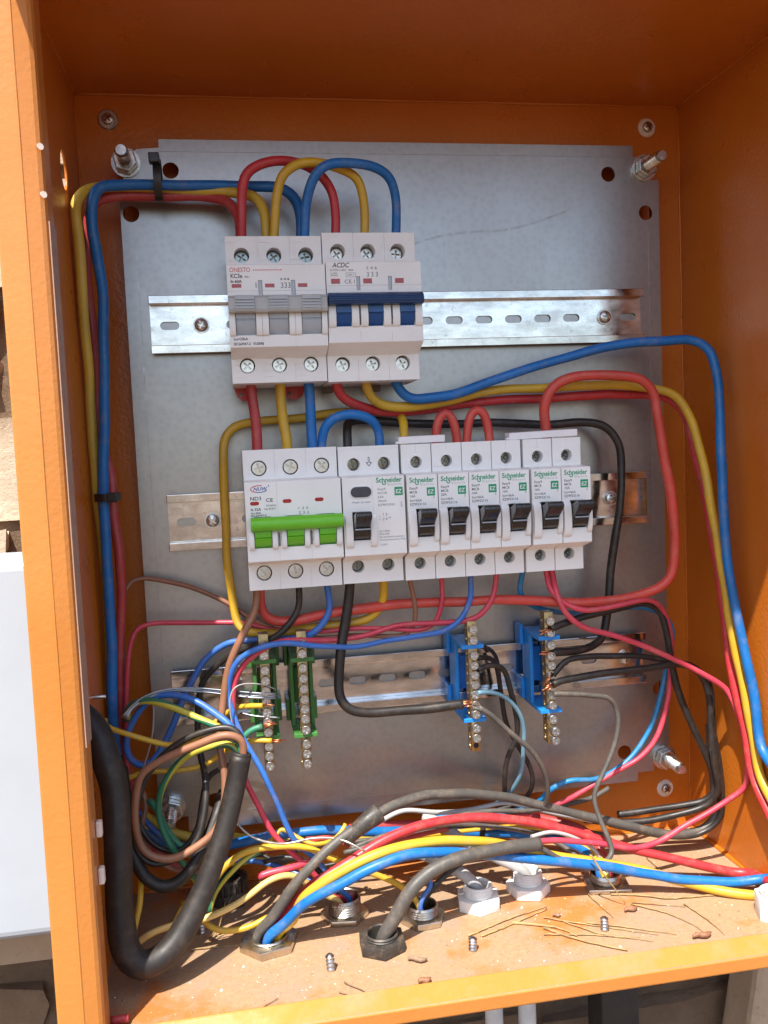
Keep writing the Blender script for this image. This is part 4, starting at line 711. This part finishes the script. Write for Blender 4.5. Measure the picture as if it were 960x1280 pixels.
 ('grey_wire','greycable',1.6,'grey wire lying over the red one near the back',{},
  [(-50.2,-40,-204.8),(-28.6,-38,-200.6),(-2.5,-36,-197.3),(20.1,-33,-194.5),(42.6,-30,-195.7),(69.2,-26,-199.8),(92.7,-22,-201.5),(114.8,-16,-202),(131.6,-12,-197.1)]),
 ('grey_wire','greylight',1.5,'pale grey wire crossing just under the big grey arch',{},
  [(-32.1,-30,-195.4),(-15.6,-28,-189.8),(10.6,-27,-193.8),(35.3,-26,-194.4),(53.1,-26,-193.2),(80.8,-24,-202.5),(114.8,-22,-213.9)]),
 ('steel_wire','steelwire',0.7,'thin bare steel wire snaking over the pink and blue wires',{},
  [(-117.3,-52,-175.9),(-113.8,-54,-180.3),(-108.5,-56,-183.4),(-98,-58,-187.2),(-88.8,-58,-188.8),(-77,-60,-186.4),(-67.7,-62,-185.6),(-58.8,-66,-185.9),(-52.3,-70,-187.7),(-45.3,-72,-192)]),
 ('yellow_wire','yellow',1.9,'yellow wire humping over the black gland toward the back nickel gland',{},
  [(-135.3,-60,-211),(-131.3,-58,-204.3),(-125.5,-56,-198.3),(-114.5,-54,-192.4),(-97.1,-52,-192),(-77.3,-52,-195.4),(-62,-54,-202.8),(-48.1,-56,-209),(-32.7,-58,-216.5),(-21.1,-60,-224.4),(-12,-60,-236),(-12,-60,-252)]),
 ('yellow_wire','yellowpale',1.9,'pale yellow wire rising across the floor into nickel gland',{},
  [(-181.3,-70,-234.7),(-169.2,-68,-226.8),(-156.9,-66,-224.4),(-141.3,-64,-224.3),(-124.4,-62,-221),(-113.6,-60,-216.2),(-102,-58,-210),(-89.7,-56,-209.2),(-78.4,-52,-217.6),(-68.3,-46,-229),(-58,-45,-236),(-58,-44,-252)]),
 ('yellow_wire','yellow',1.7,'yellow wire lying low on the floor behind front gland',{},
  [(-152.2,-46,-222.4),(-147.2,-54,-223.7),(-138.6,-60,-228.8),(-131.9,-62,-233),(-119.2,-62,-234.7),(-108.9,-62,-232.3),(-101.2,-60,-229.1),(-102,-56,-236),(-102,-56,-252)]),
 ('yellow_wire','yellow',1.7,'yellow loop hanging inside the big black cable bend',{},
  [(-174.1,-50,-196.5),(-174.1,-54,-204.2),(-174.5,-60,-212.9),(-177.6,-66,-223.4),(-178.2,-72,-230.2),(-173.1,-74,-234.9),(-162.9,-70,-234.5),(-156.5,-62,-227.6),(-151.8,-52,-222.2)]),
 ('yellow_wire','yellow',1.6,'yellow wire sagging from left wall toward the coil',{'copper': 1},
  [(-189.9,-40,-110.2),(-189.9,-42,-110.3),(-188.9,-46,-111.6),(-175.6,-48,-118),(-162.5,-48,-123.5),(-149.3,-46,-127.4),(-139.1,-38,-127.3),(-131,-33,-121.9),(-121,-34,-114.6),(-113.7,-38,-110.2),(-102.8,-44,-108.5),(-98.6,-45,-108.6)]),
 ('yellow_wire','yellow',1.6,'yellow wire weaving behind the coil to left green bar foot',{'copper': 1},
  [(-189.6,-34,-153.2),(-183.1,-36,-148.8),(-171.9,-36,-145.1),(-152.4,-36,-145.7),(-135,-36,-144.1),(-122.2,-38,-136.3),(-107.7,-42,-130.6),(-94.5,-45,-130.4)]),
 ('yellow_wire','yellow',1.3,'short yellow offcut standing by the torn sleeve',{},
  [(-52.4,-40,-188.7),(-54.7,-42,-191.6),(-59.2,-45,-194.8),(-71.7,-48,-195.9),(-79.5,-44,-193.8),(-92.4,-38,-187.9),(-94.7,-40,-192.3),(-102.6,-46,-192.6),(-106.7,-50,-195.7)]),
 ('earth_wire','greenyellow',2.1,'green and yellow striped wire on top of the coil',{},
  [(-178.9,-30,-114.2),(-177.4,-34,-105.9),(-171.2,-38,-101.4),(-161.7,-42,-100.7),(-151.9,-46,-103.3),(-137.5,-52,-110.5),(-127.2,-56,-115),(-117.4,-60,-119.8),(-113.2,-62,-125.7),(-112.4,-62,-136.6)]),
 ('earth_wire','greenyellow',2,'green and yellow striped wire curving down inside the coil',{},
  [(-114.3,-60,-137.1),(-114.7,-60,-129),(-118.6,-58,-125.5),(-128.7,-55,-126.5),(-142.3,-52,-131.3),(-153.5,-50,-140.9),(-160.2,-49,-153),(-162.3,-48,-164.7),(-159.9,-48,-177.5),(-154.5,-50,-188.8),(-148.9,-48,-200.7),(-143.7,-44,-210.7)]),
 ('earth_wire','green',1.8,'plain green wire from coil into the left green bar',{'copper': 1},
  [(-169.5,-30,-164.4),(-164.7,-34,-169.2),(-161.1,-38,-175.9),(-155.9,-40,-185.4),(-147.8,-42,-192.4),(-134.7,-44,-192.1),(-125.5,-46,-180),(-119.6,-46,-158.7),(-114.6,-46,-134.9),(-111.2,-46,-125.5),(-106.4,-46,-122.1),(-99.7,-46,-120.8)]),
 ('earth_wire','greenyellow',1.6,'green and yellow wire dipping by the black gland nut',{},
  [(-136.2,-56,-225),(-134,-54,-217.6),(-129,-53,-210),(-122.1,-52,-203.6),(-113.4,-51,-197.8),(-105.2,-50,-194.9)]),
 ('bare_wire','alu',0.6,'topmost bare aluminium strand sweeping from coil to left green bar',{},
  [(-180,-44,-108.4),(-175.4,-42,-103.2),(-169,-40,-98.7),(-156.2,-38,-95.6),(-139.2,-37,-96.9),(-118.3,-38,-100),(-103.3,-44,-100.7),(-90.7,-45,-102)]),
 ('bare_wire','alu',0.6,'second bare aluminium strand below the topmost, into left green bar',{},
  [(-179.1,-44,-108.9),(-175.5,-42,-104),(-169.1,-40,-99.4),(-156.2,-38,-96.1),(-139.3,-37,-97.5),(-118.3,-38,-100.9),(-103.3,-44,-101.6),(-90.7,-45,-103)]),
 ('bare_wire','alu',0.6,'third bare aluminium strand below two others, into left green bar',{},
  [(-178.3,-44,-109.5),(-175.5,-42,-104.8),(-169.1,-40,-100.2),(-156.3,-38,-96.6),(-139.3,-37,-98.1),(-118.4,-38,-101.8),(-103.4,-44,-102.6),(-90.8,-45,-104)]),
 ('bare_wire','alu',0.6,'lowest of the four bare aluminium strands into left green bar',{},
  [(-177.4,-44,-110.1),(-175.6,-42,-105.5),(-169.2,-40,-101),(-156.3,-38,-97),(-139.3,-37,-98.7),(-118.4,-38,-102.6),(-103.4,-44,-103.6),(-90.8,-45,-104.9)]),
 ('bare_wire','whitewire',0.42,'thin white strand crossing the brown wire into left green bar',{},
  [(-116.9,-50,-117.9),(-117.8,-50,-109.2),(-117.3,-50,-100.6),(-115.1,-50,-95.1),(-109.5,-48,-94.2),(-97.4,-45,-96.1),(-90.4,-42,-100.5)]),
 ('bare_wire','whitewire',0.5,'thin white strand hanging by left wall below coil top',{},
  [(-162.5,-36,-105.2),(-163,-36,-113.9),(-164.5,-36,-123.5),(-168,-36,-135.3),(-170.8,-36,-142.3)]),
 ('bare_wire','alu',0.6,'short bare strand at the foot of the left green bar',{},
  [(-112.4,-40,-113.1),(-104,-44,-114.7),(-89.1,-45,-116.8)]),
 ('red_wire','pink',2,'short red stub lying beside the black gland nut',{},
  [(-107,-52,-209.4),(-101.2,-52,-207.7),(-93.1,-52,-206.8),(-82.5,-50,-206.1),(-73.5,-46,-206.6)]),
 ('red_wire','reddull',2,'red offcut stub at the front left floor corner',{},
  [(-184.7,-118,-242.3),(-180,-118,-242.2),(-175.7,-118,-242.1)]),
 ('black_cable','rubber',7.4,'big black rubber cable bent in a U along left flange',{'hollow': 1, 'free': 1},
  [(-216,-70,-88),(-202,-72,-93),(-189,-77,-106),(-184.5,-82,-117.4),(-180.5,-84,-130.3),(-179.2,-88,-150.4),(-179.6,-92,-171.9),(-180.1,-95,-198),(-178,-97,-220.2),(-170.7,-97,-229.2),(-159.6,-94,-226.4),(-148.4,-88,-216.1),(-138.4,-82,-201.5),(-128.7,-76,-180.8),(-120.9,-70,-160.2),(-115.9,-66,-142.7),(-113,-64,-130.6)]),
 ('black_cable','rubber',3.6,'thinner black cable hanging in a loop behind the coil',{},
  [(-181.3,-48,-136.8),(-180.1,-50,-150.4),(-178.7,-54,-164.1),(-176.4,-58,-183.4),(-169.6,-60,-198.4),(-160.6,-60,-204.3),(-151,-60,-201.7),(-142.5,-58,-193.3),(-135.7,-54,-183.5),(-129.7,-46,-172.2),(-124.6,-36,-162)]),
 ('black_wire','black',1.5,'thin black wire lying on the floor toward the left nickel gland',{},
  [(-103.1,-30,-211.6),(-92.2,-32,-209),(-78.8,-36,-211.8),(-67.9,-42,-218.4),(-60.6,-44,-227.5),(-60,-40,-236),(-60,-40,-252)]),
 ('grey_wire','greycable',1.4,'thin grey wire under the thick blue feed at the back',{},
  [(-87.8,-20,-212),(-67.4,-22,-208.4),(-41.9,-22,-209.4),(-15.8,-22,-209.3),(16.5,-20,-207.6),(50.2,-16,-208.9),(95.2,-14,-219.5),(130.2,-12,-230.2)]),
 ('red_wire','redlight',1.6,'thin red wire crossing under the yellow arch',{},
  [(-75.9,-30,-201.6),(-65.5,-32,-199.4),(-55.8,-34,-202.2),(-46.3,-36,-207.6),(-33.4,-34,-209.1),(-12,-30,-206.2),(15.1,-26,-205.9)]),
 ('yellow_wire','yellow',1.4,'thin yellow wire trailing behind the thick red feed',{},
  [(-30.4,-14,-214.4),(-3.4,-12,-214.2),(29.6,-10,-215.7),(62.9,-10,-217.4),(90.2,-12,-222),(104,-20,-226.8),(110.4,-34,-229.9)]),
 ('black_wire','black',1.8,'black wire dropping into the gland behind the sheathed cable',{},
  [(37.5,-30,-205.7),(34.5,-36,-211.2),(26.9,-44,-214.9),(13.8,-50,-218.7),(2.5,-54,-224.5),(-8,-57,-234),(-8,-57,-252)]),
 ('blue_wire','bluethin',1.5,'short blue end poking from the gland behind sheathed cable',{},
  [(-8.1,-58,-218.1),(-3.4,-58,-223.7),(-11,-62,-232),(-11,-61,-252)]),
 ('yellow_wire','yellowdull',1.3,'thin yellow wire along the foot of the back wall',{},
  [(-119.7,8,-210.3),(-102.1,8,-214.6),(-75.6,8,-214.5),(-43.3,8,-215),(0.7,8,-215.7)]),
 ('grey_wire','greylight',1.2,'pale grey wire from sheath end lying over the red wires',{},
  [(60.2,-58,-202.3),(75.1,-54,-202.8),(92.3,-50,-210.7),(105.4,-50,-219.7),(109,-50,-228.6),(114,-50,-238),(114,-50,-252)]),
 ('black_wire','black',1.7,'black wire curled behind the brown loop of the coil',{},
  [(-184.7,-28,-136.3),(-180.5,-34,-154.2),(-175.8,-38,-175.1),(-165.7,-42,-189.2),(-151.9,-44,-191.9),(-141.6,-42,-181.3),(-138.1,-36,-165.5),(-132.9,-30,-153.5),(-119.3,-22,-150.3)]),
 ('blue_wire','bluethin',1.7,'thin blue wire running low behind the coil to the floor',{},
  [(-186.7,-20,-150.5),(-179.1,-16,-174.1),(-166.3,-12,-195.2),(-147.5,-12,-209.5),(-125.3,-16,-213.5),(-103.1,-20,-216.4),(-79.9,-30,-222.8),(-65.2,-38,-232),(-58,-41,-238),(-58,-41,-252)]),
 ('brown_wire','brownthin',1.6,'short brown wire tucked under the coil near left wall',{},
  [(-183,-26,-164.5),(-173.9,-28,-157.3),(-170.6,-30,-166.8),(-173.9,-34,-182),(-167.9,-38,-196.7),(-151.7,-40,-207.7),(-135.9,-36,-209.7)]),
 ('yellow_wire','yellowdull',1.6,'yellow wire slipping under the coil along the back wall',{},
  [(-183.7,-18,-160.1),(-179.6,-14,-177.4),(-171.3,-10,-194),(-155.1,-8,-208.3),(-137,-12,-216),(-118.1,-16,-217.5),(-100.4,-18,-213.5)]),
 ('black_wire','black',1.3,'thin black wire wriggling beside the black gland nut',{},
  [(-118.1,-14,-217.4),(-105.3,-18,-211.9),(-93.2,-22,-217.7),(-82.1,-24,-214),(-71,-28,-218.7),(-58.6,-30,-217.2),(-43.2,-30,-214.9)]),
 ('grey_wire','greycable',1.5,'thin grey wire weaving under the red arch to the right',{},
  [(-54.2,-40,-206.8),(-36.9,-42,-202.9),(-14,-42,-197.5),(12.1,-40,-196.3),(44.3,-36,-203.9),(71.4,-34,-213.3),(87.9,-40,-220.1),(97.2,-50,-227.1)]),
]

for name, mt, r, label, opt, pts in WIRES:
    P = spline(pts, 2.2 if r < 5 else 3, .38 if r < 5 else .3)
    cat = name.split('_')[-1]
    n = 8 if r < 1 else (20 if r > 5 else 12)
    o = obj(name, tube(P, r, n, wob=.03, taper=(lambda q: 1 if q < .55 else 1-.2*min(1, (q-.55)/.3)) if opt.get('hollow') else None), mt); tag(o, label, cat, {'red_wire': 'red wires', 'blue_wire': 'blue wires', 'yellow_wire': 'yellow wires', 'black_wire': 'black wires', 'bare_wire': 'bare strands', 'earth_wire': 'green earth wires', 'grey_wire': 'grey wires', 'brown_wire': 'brown wires'}.get(name))
    if opt.get('copper'):
        e = P[-1]; d = (P[-1]-P[-3]).normalized()
        if name == 'black_wire' and P[0].x > 70 and P[0].y < -30 and P[0].z < -60: e = P[0]; d = (P[0]-P[2]).normalized()
        bmv = MB().v
        for q in range(5):
            off = Vector((random.uniform(-1, 1), random.uniform(-1, 1), random.uniform(-1, 1)))*r*.45
            L = random.uniform(5, 8.5)
            obj('copper_strand', tube([e+off-d, e+off*1.1+d*L*.5, e+off*1.4+d*L], .45, 6), 'copper', o)
    if opt.get('hollow'):
        e = P[-1]; d = (P[-1]-P[-4]).normalized(); q = d.to_track_quat('Z', 'Y'); r = r*.8
        ri = MB().lathe([(r*.99, -.5), (r*1.03, .8), (r*.95, 1.4), (r*.86, 1.2), (r*.84, .2)], 24); dd = ri.mesh(smooth=50)
        obj('sheath_rim', dd, 'rubber', o, e, q.to_euler())
        o2 = obj('sheath_filling', MB().lathe([(.01, 1.25), (r*.84, 1.2), (r*.84, .5)], 24).mesh(smooth=50), 'darkhole', o, e, q.to_euler())

# ------------------------------------------------------------------ cable ties, torn sleeve
def tie(label, c, w, h, d, tail, flip=False):
    t = thing('cable_tie', label, 'cable tie', c, 'black cable ties')
    P = [(w*math.cos(a), h*math.sin(a)) for a in [2*math.pi*i/28 for i in range(28)]]
    b = MB(); k = 28
    for i, (u, v) in enumerate(P):
        for yy in (-2.2, 2.2):
            b.v += [(u, v, yy), (u*1.13, v*1.13, yy)]
    for i in range(k):
        j = (i+1) % k; a, c2 = i*4, j*4
        b.f += [(a+1, c2+1, c2+3, a+3), (a, a+2, c2+2, c2), (a, c2, c2+1, a+1), (a+2, a+3, c2+3, c2+2)]
    s = obj('strap', b.mesh(smooth=40), 'tie', t); hd = obj('tie_head', MB().box(-3, 3, -3, 3, -2.8, 2.8).mesh(), 'tie', t, bev=.6)
    return t, s, hd
t, s, hd = tie('black cable tie round the blue and red wires at the top left', (-142.4, -20, 203), 7.4, 8.5, 0, 0)
s.rotation_euler = (R(90), R(90), 0); s.rotation_euler = Matrix(((0, 0, 1), (1, 0, 0), (0, 1, 0))).to_euler(); s.scale = (1, 1.25, 1); hd.location = Vector((-1, -8, 10))*S
t, s, hd = tie('black cable tie round the bundle low on the left wall', (-182.5, -22.5, 19), 6.6, 10.5, 0, 0)
hd.location = Vector((4, -9.5, 0))*S
SL_ = [Vector(p) for p in ((-56, -62, -190), (-49, -61, -184.5), (-42, -60, -180), (-34, -57, -176.5))]
o = obj('torn_sleeve', tube(spline(SL_, 1.2), 4.4, 14, wob=.25), 'black_nut'); tag(o, 'torn dirty black sleeve wrapped on the grey arching wire', 'sleeve')

# ------------------------------------------------------------------ cable glands through the floor
def gland(label, x, y, mat, rh, hh, ro, ri, th, rot, collar=True, kind='cable_gland', n=6, grp=None, sink=True):
    t = thing(kind, label, 'cable gland', (x, y, Z0), grp)
    hx = [(rh*math.cos(rot+2*math.pi*i/n), rh*math.sin(rot+2*math.pi*i/n)) for i in range(n)]
    obj('hex_nut', sheet(hx, [ring(0, 0, ro-.3, 28)], hh, lambda a, b, c: (a, b, hh/2+.1+c)), mat, t, bev=.6)
    prof = [(ri, -14)]; z = -14
    prof = [(ri, -14), (ro-.4, -14), (ro-.4, hh)]
    k = max(2, int((th-hh)/1.5))
    for i in range(k): prof += [(ro-.7, hh+i*1.5+.1), (ro+.15, hh+i*1.5+.75)]
    prof += [(ro-.7, th), (ri+.5, th), (ri, th-.6)]
    obj('threaded_barrel', MB().lathe(prof, 36, closed=True).mesh(smooth=35), mat, t)
    obj('rubber_seal', MB().lathe([(.01, -9), (ri-.05, -9), (ri-.05, -12), (.01, -12)], 24).mesh(), 'darkhole', t)
    return t
gland('flat nickel gland nut at front left with four thick wires', -103, -63, 'nickel', 17.5, 4.5, 11.2, 9.9, 6.2, .25, grp='nickel cable glands')
gland('nickel gland with tall thread holding thin blue and yellow wires', -56, -43, 'nickel', 15, 3.6, 10.2, 9, 13, .9, grp='nickel cable glands')
gland('black plastic gland with the black sheathed cable', -39, -82, 'black_nut', 14.2, 6.5, 9.3, 8, 9.5, .5)
gland('nickel gland half hidden behind the black sheathed cable', -10, -59, 'nickel', 14, 4, 9.3, 8, 10.5, .1, grp='nickel cable glands')
gland('white crusted gland with light grey cable, left of two', 27, -51, 'white_nut', 14.2, 7, 9.0, 7, 14, .35, grp='white cable glands')
gland('white crusted gland with light grey cable, right of two', 62, -43, 'white_nut', 14, 6.5, 9.0, 7, 14.5, .75, grp='white cable glands')
gland('flat square nickel gland at the back under the thick wires', 113, -46, 'nickel', 19, 3, 10.2, 9, 8.5, .6, n=4, grp='nickel cable glands')
gland('white plastic gland nut at the right front edge', 194, -106, 'white_nut', 12.8, 13, 9.6, 7.6, 14, .2, grp='white cable glands')
t = gland('black ribbed gland nut on floor at the back left', -126, -8, 'black_nut', 12.5, 9, 10.5, 7, 17, .3)
for i in range(20):
    a = 2*math.pi*i/20; obj('nut_rib', MB().box(10.4, 12, -.7, .7, 9.2, 17).mesh(), 'black_nut', t, rot=(0, 0, a))

# ------------------------------------------------------------------ debris on the floor
STRAWS = [[(11.4, -83.7, -244.6), (39.4, -72.1, -244.6), (66.5, -63.9, -244.6)], [(18.4, -86.2, -244.6), (42.9, -76.6, -244.6), (66.0, -66.7, -244.6)], [(40.1, -75.9, -244.6), (65.0, -88.3, -244.6), (72.6, -98.7, -244.6)], [(60.7, -75.6, -244.6), (89.0, -92.5, -244.6), (117.7, -108.2, -244.6)], [(56.8, -86.2, -244.6), (74.8, -105.1, -244.6), (94.1, -118.8, -244.6)], [(54.5, -92.6, -244.6), (85.3, -101.0, -244.6), (112.1, -113.5, -244.6)], [(82.6, -86.4, -244.6), (106.2, -98.5, -244.6), (127.8, -110.6, -244.6)], [(116.9, -73.7, -244.6), (130.7, -85.7, -244.6), (140.5, -100.0, -244.6), (144.2, -112.2, -244.6)], [(110.4, -60.3, -244.6), (127.2, -65.5, -244.6), (140.5, -72.9, -244.6), (169.6, -76.3, -244.6), (201.0, -82.3, -244.6)], [(153.4, -21.1, -244.6), (153.8, -40.7, -244.6)], [(148.0, -81.6, -244.6), (152.1, -97.5, -244.6), (153.8, -117.1, -244.6)], [(96.5, -56.8, -244.6), (100.6, -85.5, -244.6)], [(-149.1, -58.6, -244.6), (-120.7, -61.4, -244.6)], [(-138.4, -51.1, -244.6), (-119.5, -50.1, -241.4), (-95.7, -57.0, -233.4)], [(-64.2, -110.7, -244.6), (-52.6, -123.3, -244.6)], [(-68.5, -118.2, -244.6), (-59.6, -124.4, -244.6)], [(-111.8, -122.7, -244.6), (-100.0, -116.2, -244.6)], [(69.0, -80.4, -244.6), (89.4, -102.9, -244.6), (106.2, -108.7, -244.6)], [(118.7, -72.2, -244.6), (147.1, -84.2, -244.6)], [(-136.6, -49.8, -244.6), (-130.6, -45.6, -236.4), (-123.7, -46.5, -223.4)], [(92.6, -72.1, -211.4), (102.7, -73.9, -227.4), (113.9, -73.4, -244.4)], [(-134.7, -52.0, -244.6), (-131.0, -50.0, -236.4), (-127.4, -50.3, -223.4)]]
TIPS = [(-142.0, -41.8, -245.4), (-70.1, -97.0, -245.4), (10.6, -97.0, -245.4), (90.5, -95.8, -245.4)]
GRUBS = [(114.1, -80.6, -244.6), (140.4, -116.3, -244.6), (-22.1, -100.7, -244.6), (-22.4, -120.7, -244.6), (68.7, -75.7, -244.6)]
tipm = MB().lathe([(2.0, -2)]+[(2.2 if i % 2 else 1.75, .3+i*.9) for i in range(8)]+[(1.2, 7.6), (.01, 7.8)], 16).mesh(smooth=50)
tl = ['screw tip poking up through the floor behind the front gland', 'screw tip poking up left of the black plastic gland', 'screw tip poking up below the left white gland', 'screw tip poking up among the dry straws']
for p, lab in zip(TIPS, tl): tag(obj('screw_tip', tipm, 'steel', None, p, (random.uniform(-.08, .08), random.uniform(-.08, .08), random.random()*6), (1.15, 1.15, random.uniform(1.0, 1.25))), lab, 'screw', 'screw tips in the floor')
SLB = ['dry straw pointing at the right white gland, rear of a pair', 'dry straw pointing at the right white gland, front of a pair', 'thick dry straw lying in front of the right white gland', 'long dry straw lying left of the screw tip', 'dry straw slanting forward from the tangle', 'straight straw lying along the front of the tangle', 'thin straw running right of the screw tip', 'curved stalk reaching the brown grub at the front edge', 'long dry stalk stretching to the right wall under the yellow wire', 'short straw behind the thick red wire', 'thin straw ending at the front lip near the right', 'thin straw lying in front of the square gland', 'thin straw left of the front gland nut', 'pale straw leaning across the front gland nut', 'dark twig front left of the front lip, longer one', 'dark twig front left of the front lip, shorter one', 'dark twig near the front left floor edge', 'short straw inside the tangle by the screw tip', 'thin straw beside the curled brown pod', 'straw propped upright against the big black cable, right one', 'pale straw leaning down from the wires to the brown pod', 'straw propped upright against the big black cable, left one']
for i, (L, lab) in enumerate(zip(STRAWS, SLB)):
    P = spline(L, 3); P = [p+Vector((random.uniform(-.3, .3), random.uniform(-.3, .3), random.uniform(0, .3))) for p in P]
    r = .85 if i in (2, 4) else (.6 if i in (0, 1, 8, 20) else .4)
    tag(obj('dry_straw', tube(P, r, 6, wob=.2, taper=lambda q: 1-.6*q), 'leaf' if i in (14, 15, 16) else 'straw'), lab, 'straw', 'dry straws on the floor')
GLB = [('curled brown pod lying beside the pale leaning straw', 9, 1.4, .2), ('long brown grub lying against the front lip', 12, 1.6, .1), ('shrivelled leaf scrap right of the black gland', 11, 1.3, -.3), ('red brown seed husk near the front lip', 7, 1.6, .2), ('small brown crumb in front of the right white gland', 5, 1.0, .1)]
for p, (lab, L, r, a) in zip(GRUBS, GLB):
    P = [Vector(p)+Vector((L*(i/12-.5)*math.cos(a), L*(i/12-.5)*math.sin(a)+.9*math.sin(i*.6), r*.8)) for i in range(13)]
    tag(obj('dry_husk', tube(P, r, 10, taper=lambda q: (.35+.65*math.sin(math.pi*min(1, max(0, q)))**.6)*(1+.14*math.sin(q*32))), 'grub' if r > 1.35 and a >= 0 else 'leaf'), lab, 'husk', 'dry husks on the floor')
gv = MB(); rnd = random.Random(3)
for i in range(2600):
    x = rnd.uniform(X0+4, X1-4); y = rnd.uniform(YF+9, YB-3); s = rnd.choice([.25, .3, .35, .45, .6, 1.1 if rnd.random() < .2 else .3])
    if any((x-a)**2+(y-b)**2 < 12**2 for a, b, _ in GL): continue
    rr = [(math.cos(q)*s*rnd.uniform(.6, 1.2), math.sin(q)*s*rnd.uniform(.6, 1.2)) for q in (0, 1.3, 2.5, 3.8, 5)]
    gv.add([(x+a, y+b, Z0-.02) for a, b in rr]+[(x, y, Z0+s*rnd.uniform(.5, .9))], [(0, 1, 5), (1, 2, 5), (2, 3, 5), (3, 4, 5), (4, 0, 5)])
gd = gv.mesh(); gd.materials.append(M['leaf']); gd.materials.append(M['straw']); gd.materials.append(M['peg'])
for i, p in enumerate(gd.polygons): p.material_index = [0, 0, 0, 1, 0, 2, 0, 1][(i//5) % 8]
o = obj('grit', gd, None); o['kind'] = 'stuff'; tag(o, 'fine grit and crumbs scattered over the dusty floor', 'grit')
